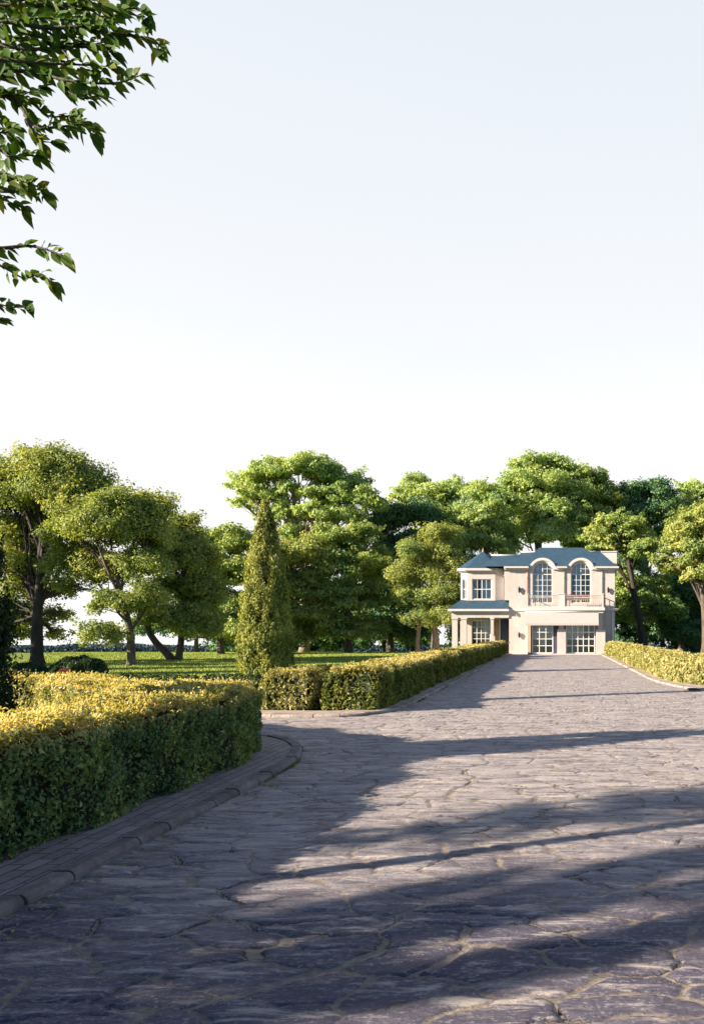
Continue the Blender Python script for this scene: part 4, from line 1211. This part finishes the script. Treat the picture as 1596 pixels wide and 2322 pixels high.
# roofs; slopes are laid in small pieces that leave room for the rounded dormers
def roof(polys, name='roof', mat='roof'):
    m = MB()
    for n_, p in enumerate(polys):
        if name == 'roof' and n_ == 0:
            p = [Vector(q) for q in p]; nu, nv = 90, 26; Rv = R1+0.25
            def at(u, v): return p[0].lerp(p[1], u).lerp(p[3].lerp(p[2], u), v)
            for i in range(nu):
                for j in range(nv):
                    c = at((i+0.5)/nu, (j+0.5)/nv)
                    if any(abs(c.x-(w[0]+w[1])/2) < Rv and c.z < zspring+math.sqrt(max(0, Rv*Rv-(c.x-(w[0]+w[1])/2)**2)) for w in (W1, W2)): continue
                    m.quad(*[tuple(q) for q in (at(i/nu, j/nv), at((i+1)/nu, j/nv), at((i+1)/nu, (j+1)/nv), at(i/nu, (j+1)/nv))])
            continue
        m.quad(*p)
    return m.build(name, M[mat], house)
yr = 53.4
zr = hZ(1242, yr); rxl, rxr = hX(1222, yr), hX(1321, yr)
exl, exr = hX(1180, 49.85), hX(1401, 49.85); ye = 49.86; yb = 59.6; zE = ze1+0.004
yk = 56.0
roof([[(exl,ye,zE),(exr,ye,zE),(rxr,yr,zr),(rxl,yr,zr)], [(exr,ye,zE),(exr,yb,zE),(rxr,yk,zr),(rxr,yr,zr)],
      [(exr,yb,zE),(exl,yb,zE),(rxl,yk,zr),(rxr,yk,zr)], [(exl,yb,zE),(exl,ye,zE),(rxl,yr,zr),(rxl,yk,zr)], [(rxl,yr,zr),(rxr,yr,zr),(rxr,yk,zr),(rxl,yk,zr)]])
# lower ridge sections left and right
def lean(x0, x1, yl, ytop, z1px, hipL=0.0, hipR=0.0, off=0.0):
    zt = hZ(z1px, ytop)
    a, b = hX(x0, ye), hX(x1, ye); c, e_ = hX(x0+hipL, ytop), hX(x1-hipR, ytop)
    y3 = ytop+3.2
    roof([[(a,ye+off,zE-0.003-off*0.2),(b,ye+off,zE-0.003-off*0.2),(e_,ytop,zt),(c,ytop,zt)], [(c,ytop,zt),(e_,ytop,zt),(b,y3,zE),(a,y3,zE)],
          [(b,ye+off,zE-0.003),(b,y3,zE),(e_,ytop,zt)], [(a,y3,zE),(a,ye+off,zE-0.003),(c,ytop,zt)]])
    m = MB(); m.tube([(c,ytop,zt+0.02),(e_,ytop,zt+0.02)], 0.06, 8); m.build('ridge_cap', M['trim'], house)
lean(1100, 1186, ye, 52.4, 1260, 0, 0, 0.02)
lean(1170, 1240, ye, 52.9, 1252.5, 11, 0, 0.01)
lean(1300, 1399, ye, 52.9, 1252, 0, 37, 0.01)
m = MB(); m.box(hX(1363,54.2), hX(1398,54.2), 54.0, 55.4, ze1-0.2, hZ(1252,54.0)); m.box(hX(1362,54.2), hX(1399,54.2), 53.95, 55.45, hZ(1252,54.0)+0.002, hZ(1250,54.0)+0.01)
m.build('chimney', M['trim'], house)
# --- turret: canted bay
yt = 50.9; yt2 = 51.12
tA = (hX(1044.5, yt2), yt2); tB = (hX(1060, yt), yt); tC = (hX(1122.5, yt), yt); tD = (hX(1142, yt2), yt2)
zt0, zt1 = hZ(1372, yt), hZ(1294.5, yt)
m = MB()
def facewall(m, p, q, z0, z1, holes, th=0.2):
    L = math.hypot(q[0]-p[0], q[1]-p[1]); ux, uy = (q[0]-p[0])/L, (q[1]-p[1])/L
    s = MB(); wall_grid(s, 0, L, z0, z1, holes, 0, th)
    i = len(m.v); m.v += [(p[0]+ux*v[0]-uy*v[1], p[1]+uy*v[0]+ux*v[1], v[2]) for v in s.v]
    m.f += [tuple(i+k for k in f) for f in s.f]; m.sm += s.sm
    return lambda v: (p[0]+ux*v[0]-uy*v[1], p[1]+uy*v[0]+ux*v[1], v[2])
wx0, wx1 = hX(1070, yt)-tB[0], hX(1114.5, yt)-tB[0]; wz0, wz1 = hZ(1359.5, yt), hZ(1313, yt)
fB = facewall(m, tB, tC, zt0, zt1, [(wx0, wx1, wz0, wz1)])
LA = math.hypot(tB[0]-tA[0], tB[1]-tA[1])
fA = facewall(m, tA, tB, zt0, zt1, [(LA*0.22, LA*0.86, wz0, wz1)])
facewall(m, tC, tD, zt0, zt1, [])
m.box(tA[0], tA[0]+0.2, tA[1]+0.02, YF+6, zt0, zt1)
m.box(tA[0]+0.201, xl-0.001, YF+5.8, YF+5.99, zt0, zt1)
m.build('turret_wall', M['stucco'], house)
im = MB(); im.box(tA[0]+0.21, xl-0.01, YF+4.4, YF+4.5, zt0, zt1-0.01); im.box(tA[0]+0.21, xl-0.01, yt2+0.05, YF+4.4, zt0+0.01, zt0+0.1); im.build('inner_wall', M['interior'], house)
window(wx0, wx1, wz0, wz1, 0.09, 4, 2, wide=(2,), thick=(1,), curtain=[(0.0, 0.22, 0), (0.52, 1.0, 0)], xf=fB)
window(LA*0.22, LA*0.86, wz0, wz1, 0.09, 2, 2, thick=(1,), curtain=[(0.3, 1.0, 0)], xf=fA)
# turret eave and roof
def ring(o_): return [(tA[0]-o_, tA[1]+0.5), (tA[0]-o_*0.9, tA[1]-o_*0.55), (tB[0]-o_*0.45, tB[1]-o_), (tC[0]+o_*0.45, tC[1]-o_), (tD[0]-0.01, tD[1]-o_*0.4), (tD[0]-0.01, tD[1]+1.3), (tA[0]-o_, tA[1]+1.3)]
m = MB(); m.prism([p for p in ring(0.26)], zt1+0.002, zt1+0.17, 'z'); m.prism(ring(0.12), zt1-0.09, zt1-0.001, 'z'); m.build('turret_cornice', M['trim'], house)
ap = (hX(1095, 52.2), 52.2, hZ(1250, 52.2)); rg = ring(0.27); zz = zt1+0.172
roof([[(rg[k][0], rg[k][1], zz), (rg[(k+1) % 7][0], rg[(k+1) % 7][1], zz), ap] for k in range(7)], 'turret_roof')
m = MB(); m.tube([(ap[0], ap[1], ap[2]-0.08), (ap[0], ap[1], ap[2]+0.06), (ap[0], ap[1], ap[2]+0.12), (ap[0], ap[1], ap[2]+0.26)], [0.09, 0.07, 0.03, 0.008], 10); m.build('finial', M['terra'], house)
# --- porch
yp = 49.85
pe0, pe1 = hZ(1386, yp), hZ(1381, yp)
pxl, pxr = hX(1014.5, yp), xq-0.004
zp_top = hZ(1361, yt)
m = MB()
yroofb = yt+0.05
a0 = (pxl, yp, pe1+0.004); a1 = (pxr, yp, pe1+0.004); b0 = (hX(1044, yroofb), yroofb, zp_top); b1 = (pxr, yroofb, zp_top)
m.quad(a0, a1, b1, b0); m.quad((pxl, YF+5, pe1), a0, b0, (b0[0], YF+5, zp_top))
m.quad(b0, b1, (pxr, yt2+0.3, zp_top+0.12), (b0[0], yt2+0.3, zp_top+0.12))
m.build('porch_roof', M['roof'], house)
m = MB(); m.box(pxl, pxr, yp, yp+0.6, pe0, pe1); m.box(pxl, pxl+0.6, yp+0.601, YF+5, pe0, pe1); m.build('porch_cornice', M['trim'], house)
yb_ = 50.12
bt, bb = pe0-0.003, hZ(1401, yb_)
m = MB(); m.box(hX(1023, yb_), xq-0.004, yb_, yb_+0.3, bb, bt); m.box(hX(1023, yb_), hX(1023, yb_)+0.3, yb_+0.301, YF+4.9, bb, bt)
m.build('porch_beam', M['stucco'], house)
def col(x0, x1, name='column', cap=True):
    m = MB(); a, b = hX(x0, yb_), hX(x1, yb_); dd = min(0.34, (b-a)+0.05)
    m.box(a+0.02, b-0.02, yb_+0.02, yb_+dd, HZ-0.03, bb-0.12)
    m.box(a-0.02, b+0.02, yb_-0.02, yb_+dd+0.03, bb-0.118, bb-0.002)
    m.box(a-0.015, b+0.015, yb_-0.015, yb_+dd+0.02, HZ-0.04, HZ+0.22)
    m.build(name, M['stucco'], house)
col(1024, 1037.5); col(1044.5, 1058); col(1111.5, 1119.5)
# porch back wall with window and doors
YP = 51.75
m = MB()
pw0, pw1, pwz0, pwz1 = hX(1069, YP), hX(1112, YP), HZ+0.25, hZ(1407, YP)
sx0, sx1 = hX(1047, YP), hX(1061, YP)
dx0, dx1 = hX(1135, YP), hX(1152.6, YP)
wall_grid(m, hX(1043, YP), xq-0.003, HZ, zt0+0.3, [(pw0, pw1, pwz0, pwz1)], YP, YP+0.2)
m.box(hX(1043, YP), hX(1043, YP)+0.2, YP+0.21, YF+5.5, HZ, zt0+0.3)
m.box(hX(1043, YP)+0.21, xq-0.01, YP+1.6, YP+1.7, HZ, zt0)
m.build('porch_wall', M['stucco'], house)
window(pw0, pw1, pwz0, pwz1, YP+0.09, 4, 5, wide=(2,), curtain=[(0.0, 1.0, 0.45)], bw=0.045)
# door and its ochre side leaf, proud of the wall
def door(x0, x1, z1, Y, mat, name='door', panes=0):
    m = MB(); a, b = hX(x0, Y), hX(x1, Y)
    m.box(a, b, Y-0.05, Y, HZ+0.02, z1)
    w = b-a; n = 4; hh = (z1-HZ-0.3)/n
    for k in range(n): m.box(a+w*0.2, b-w*0.2, Y-0.075, Y-0.0501, HZ+0.18+k*hh, HZ+0.18+(k+0.75)*hh)
    o_ = m.build(name, M[mat], house)
    h = MB(); h.tube([(a+w*0.1, Y-0.1, HZ+1.05), (a+w*0.1, Y-0.1, HZ+1.25)], 0.015, 8); h.box(a+w*0.1-0.01, a+w*0.1+0.01, Y-0.1, Y-0.0505, HZ+1.14, HZ+1.16)
    h.build('handle', M['iron'], o_)
door(1134.5, 1153, hZ(1404, YP), YP-0.001, 'navy'); door(1122, 1131.5, hZ(1404, YP), YP-0.001, 'ocher', 'side_door')
m = MB(); m.box(hX(1131.8, YP), hX(1134.2, YP), YP-0.1, YP-0.001, HZ, hZ(1404, YP)); m.box(hX(1121, YP), hX(1153.5, YP), YP-0.1, YP-0.001, hZ(1404, YP)+0.003, hZ(1402, YP)+0.01); m.build('door_frame', M['white'], house)
# porch lattice panel between the piers
m = MB(); a, b = hX(1062, 49.2), hX(1066, 49.2)
m.build('lattice', M['white'], house) if False else None
# string course
for bb_ in ((pxr+0.01, hX(1191, 50.1), YF-0.06, YF-0.001, hZ(1386), hZ(1381)), (hX(1372), hX(1401, 50.0), YF-0.14, YF-0.001, hZ(1385), hZ(1380))):
    m = MB(); m.box(*bb_); m.build('string_course', M['trim'], house)
for a_, b_ in ((xq, hX(1196)), (hX(1374), xr+0.03)):
    m = MB(); m.box(a_, b_, YF-0.05, YF-0.001, HZ-0.05, HZ+0.28); m.build('plinth', M['trim'], house)
# --- projecting ground floor bay and balcony
y1 = 49.15
m = MB()
m.box(hX(1195, y1), hX(1367.5, y1), y1, YF-0.002, hZ(1391, y1), hZ(1384.6, y1))
m.box(hX(1192, y1), hX(1371, y1), y1-0.12, YF-0.0015, hZ(1384.5, y1), hZ(1378, y1))
m.box(hX(1194, y1), hX(1368.5, y1), y1-0.05, YF-0.001, hZ(1377.9, y1), hZ(1375.5, y1))
m.build('balcony_slab', M['trim'], house)
m = MB(); m.box(hX(1195.5, y1), hX(1367, y1), y1+0.1, y1+0.4, hZ(1418, y1), hZ(1391.2, y1)); m.box(hX(1352, y1), hX(1367, y1), y1+0.41, YF-0.002, HZ, hZ(1391.2, y1)); m.box(hX(1195.5, y1), hX(1200.5, y1), y1+0.41, YF-0.002, HZ, hZ(1391.2, y1))
m.build('bay_wall', M['stucco'], house)
for (x0, x1, ytop_, capx) in ((1263, 1282.5, 1427, (1266.5, 1278.5)), (1351.5, 1372, 1428, (1356, 1366))):
    m = MB(); m.box(hX(x0, y1), hX(x1, y1), y1, y1+0.4, HZ-0.04, hZ(ytop_, y1)); m.box(hX(capx[0], y1), hX(capx[1], y1), y1+0.05, y1+0.35, hZ(ytop_, y1)+0.001, hZ(1391.4, y1) if x0 > 1300 else hZ(1418.3, y1))
    m.build('pier', M['stucco'], house)
m = MB(); m.box(hX(1196, y1), hX(1203, y1), y1+0.12, y1+0.38, HZ, hZ(1418.2, y1)); m.build('reveal', M['terra'], house)
m = MB(); m.box(hX(1203, y1)+0.001, hX(1371, y1), y1-0.35, YF-0.05, HZ-0.08, HZ+0.10); m.box(hX(1204, y1)+0.1, hX(1370, y1)-0.1, y1-0.55, y1-0.352, HZ-0.09, HZ+0.03); m.build('step', M['trim'], house)
m = MB(); m.box(hX(1254.5, 49.5), hX(1262.5, 49.5), 49.44, 49.5, HZ+0.1, hZ(1418.5, 49.5)); m.build('dark_gap_strip', M['navy'], house)  # navy strip added to stand in for the dark gap beside the pier
# awning
m = MB(); ax0, ax1 = hX(1191, 48.8), hX(1357, 48.8); n = 44
za, zb = hZ(1388.5, 49.1), hZ(1413.5, 48.75)
yA, yB = 49.0, 48.72
for k in range(n):
    a = ax0+(ax1-ax0)*k/n; b = ax0+(ax1-ax0)*(k+1)/n
    sg = lambda u: 0.0
    m.quad((a, yB, zb), (b, yB, zb), (b, yA, za), (a, yA, za)); m.quad((a, yB+0.02, zb-0.02), (a, yA, za-0.025), (b, yA, za-0.025), (b, yB+0.02, zb-0.02))
    dr = 0.13+0.03*math.sin(math.pi*0.5)
    mid = (a+b)/2
    m.quad((a, yB, zb), (a, yB-0.01, zb-0.13), (mid, yB-0.01, zb-0.17), (b, yB-0.01, zb-0.13), (b, yB, zb))
m.quad((ax0, yB, zb), (ax0, yA, za), (ax0, yA, za-0.05)); m.quad((ax1, yB, zb), (ax1, yA, za-0.05), (ax1, yA, za))
aw = m.build('awning', M['awning'], house)
m = MB(); m.tube([(ax0, yA, za+0.02), (ax1, yA, za+0.02)], 0.06, 10); 
for x in (ax0+0.1, (ax0+ax1)/2, ax1-0.1): m.tube([(x, yA+0.15, za-0.55), (x, yB+0.04, zb-0.03)], 0.02, 6)
m.build('awning_arm', M['white'], aw)
# balcony balustrade
zb0, zb1 = hZ(1375.4, y1), hZ(1350, y1)
def rail(x0, x1):
    m = MB(); a, b = hX(x0, y1), hX(x1, y1)
    m.box(a, b, y1-0.02, y1+0.05, zb1-0.05, zb1); m.box(a, b, y1-0.01, y1+0.04, zb0+0.05, zb0+0.09); m.box(a, b, y1-0.01, y1+0.04, zb1-0.2, zb1-0.17)
    n = int((b-a)/0.14)
    for k in range(n+1):
        x = a+(b-a)*(k+0.5)/(n+1)
        m.tube([(x, y1+0.015, zb0+0.09), (x, y1+0.015, zb0+0.25), (x, y1+0.015, zb0+0.35), (x, y1+0.015, zb1-0.2)], [0.014, 0.026, 0.014, 0.012], 6, cap=False)
        if k < n: m.tube([(x+0.07, y1+0.015, zb1-0.17), (x+0.07, y1+0.015, zb1-0.05)], 0.02, 6, cap=False)
    m.build('balcony_rail', M['cream_iron'], house)
rail(1197, 1266); rail(1281, 1364)
for x0, x1 in ((1194.5, 1197), (1266.5, 1280.5), (1364.5, 1368)):
    m = MB(); m.box(hX(x0, y1), hX(x1, y1), y1-0.04, y1+0.14, zb0+0.001, zb1+0.06); m.box(hX(x0, y1)-0.03, hX(x1, y1)+0.03, y1-0.07, y1+0.17, zb1+0.061, zb1+0.12); m.build('balcony_post', M['trim'], house)
for x in (1195.2, 1367): 
    m = MB(); xx = hX(x, y1)
    m.box(xx-0.02, xx+0.03, y1+0.15, YF-0.02, zb1-0.05, zb1)
    k = y1+0.25
    while k < YF-0.05: m.box(xx-0.008, xx+0.012, k, k+0.02, zb0+0.01, zb1-0.052); k += 0.14
    m.build('balcony_rail', M['cream_iron'], house)
# downpipes
for x in (1195, 1278.4, 1364.6):
    m = MB(); xx = hX(x); z0_ = zfl if x < 1370 else HZ
    m.tube([(xx, YF-0.06, z0_), (xx, YF-0.06, ze0-0.35), (xx, YF-0.06, ze0-0.02)], 0.035, 8)
    for z in (z0_+0.9, ze0-0.6): m.tube([(xx, YF-0.06, z), (xx, YF-0.06, z+0.05)], 0.05, 8)
    m.build('downpipe', M['terra' if x != 1364.6 else 'cream_iron'], house)
m = MB(); m.tube([(hX(1388.7), YF-0.1, HZ), (hX(1388.7), YF-0.1, hZ(1386))], 0.06, 10); m.build('downpipe', M['white'], house)
# wall lanterns
def sconce(x, y0, y1_):
    X_ = hX(x); za_, zb_ = hZ(y1_), hZ(y0)
    m = MB(); yc = YF-0.11
    m.tube([(X_, yc, za_), (X_, yc, za_+0.04), (X_, yc, za_+0.05), (X_, yc, zb_-0.16), (X_, yc, zb_-0.12), (X_, yc, zb_-0.03), (X_, yc, zb_)], [0.02, 0.05, 0.055, 0.075, 0.09, 0.03, 0.01], 8)
    m.box(X_-0.03, X_+0.03, YF-0.03, YF-0.001, za_+0.08, zb_-0.08); m.box(X_-0.012, X_+0.012, yc, YF-0.03, zb_-0.2, zb_-0.17)
    m.build('wall_lantern', M['iron'], house)
sconce(1177, 1330, 1345); sconce(1378.5, 1331, 1345); sconce(1177, 1433, 1447)
m = MB(); m.tube([(hX(1170.5), YF-0.12, hZ(1396)), (hX(1170.5), YF-0.001, hZ(1394))], [0.05, 0.03], 8); m.build('spot_lamp', M['white'], house)
# flowers along the second balcony rail
fb = thing('flower_box', 'planter of red and pink flowers on the right hand balcony', 'planter', (hX(1312, y1), y1+0.35, zb0))
m = MB(); m.box(hX(1286, y1), hX(1338, y1), y1+0.2, y1+0.45, zb0+0.45, zb0+0.66); m.box(hX(1290, y1), hX(1293, y1), y1+0.25, y1+0.4, zb0, zb0+0.45); m.box(hX(1331, y1), hX(1334, y1), y1+0.25, y1+0.4, zb0, zb0+0.45); m.build('box', M['trim'], fb)
n = 700; C = np.column_stack([rng.uniform(hX(1286, y1), hX(1338, y1), n), y1+0.32+rng.normal(size=n)*0.07, zb0+0.7+np.abs(rng.normal(size=n))*0.07])
V, Fc = leaves(C, rng.normal(size=(n, 3)), 0.07, 0.06); fl_ = npmesh('flowers', V, Fc, M['red'], fb); fl_['kind'] = 'stuff'

# small dark drain cover by the right kerb
dxx, dyy = gp(1571, 1568)
m = MB()
zc = gf(dyy)
m.box(dxx-0.14, dxx+0.14, dyy-0.12, dyy+0.12, zc+0.0, zc+0.075)
for k in range(5): m.box(dxx-0.12, dxx+0.12, dyy-0.10+k*0.044, dyy-0.08+k*0.044, zc+0.0755, zc+0.088)
o = m.build('drain_cover', M['iron'], bevel=0.01)
tag(o, 'small dark drain cover at the edge of the right kerb', 'drain')
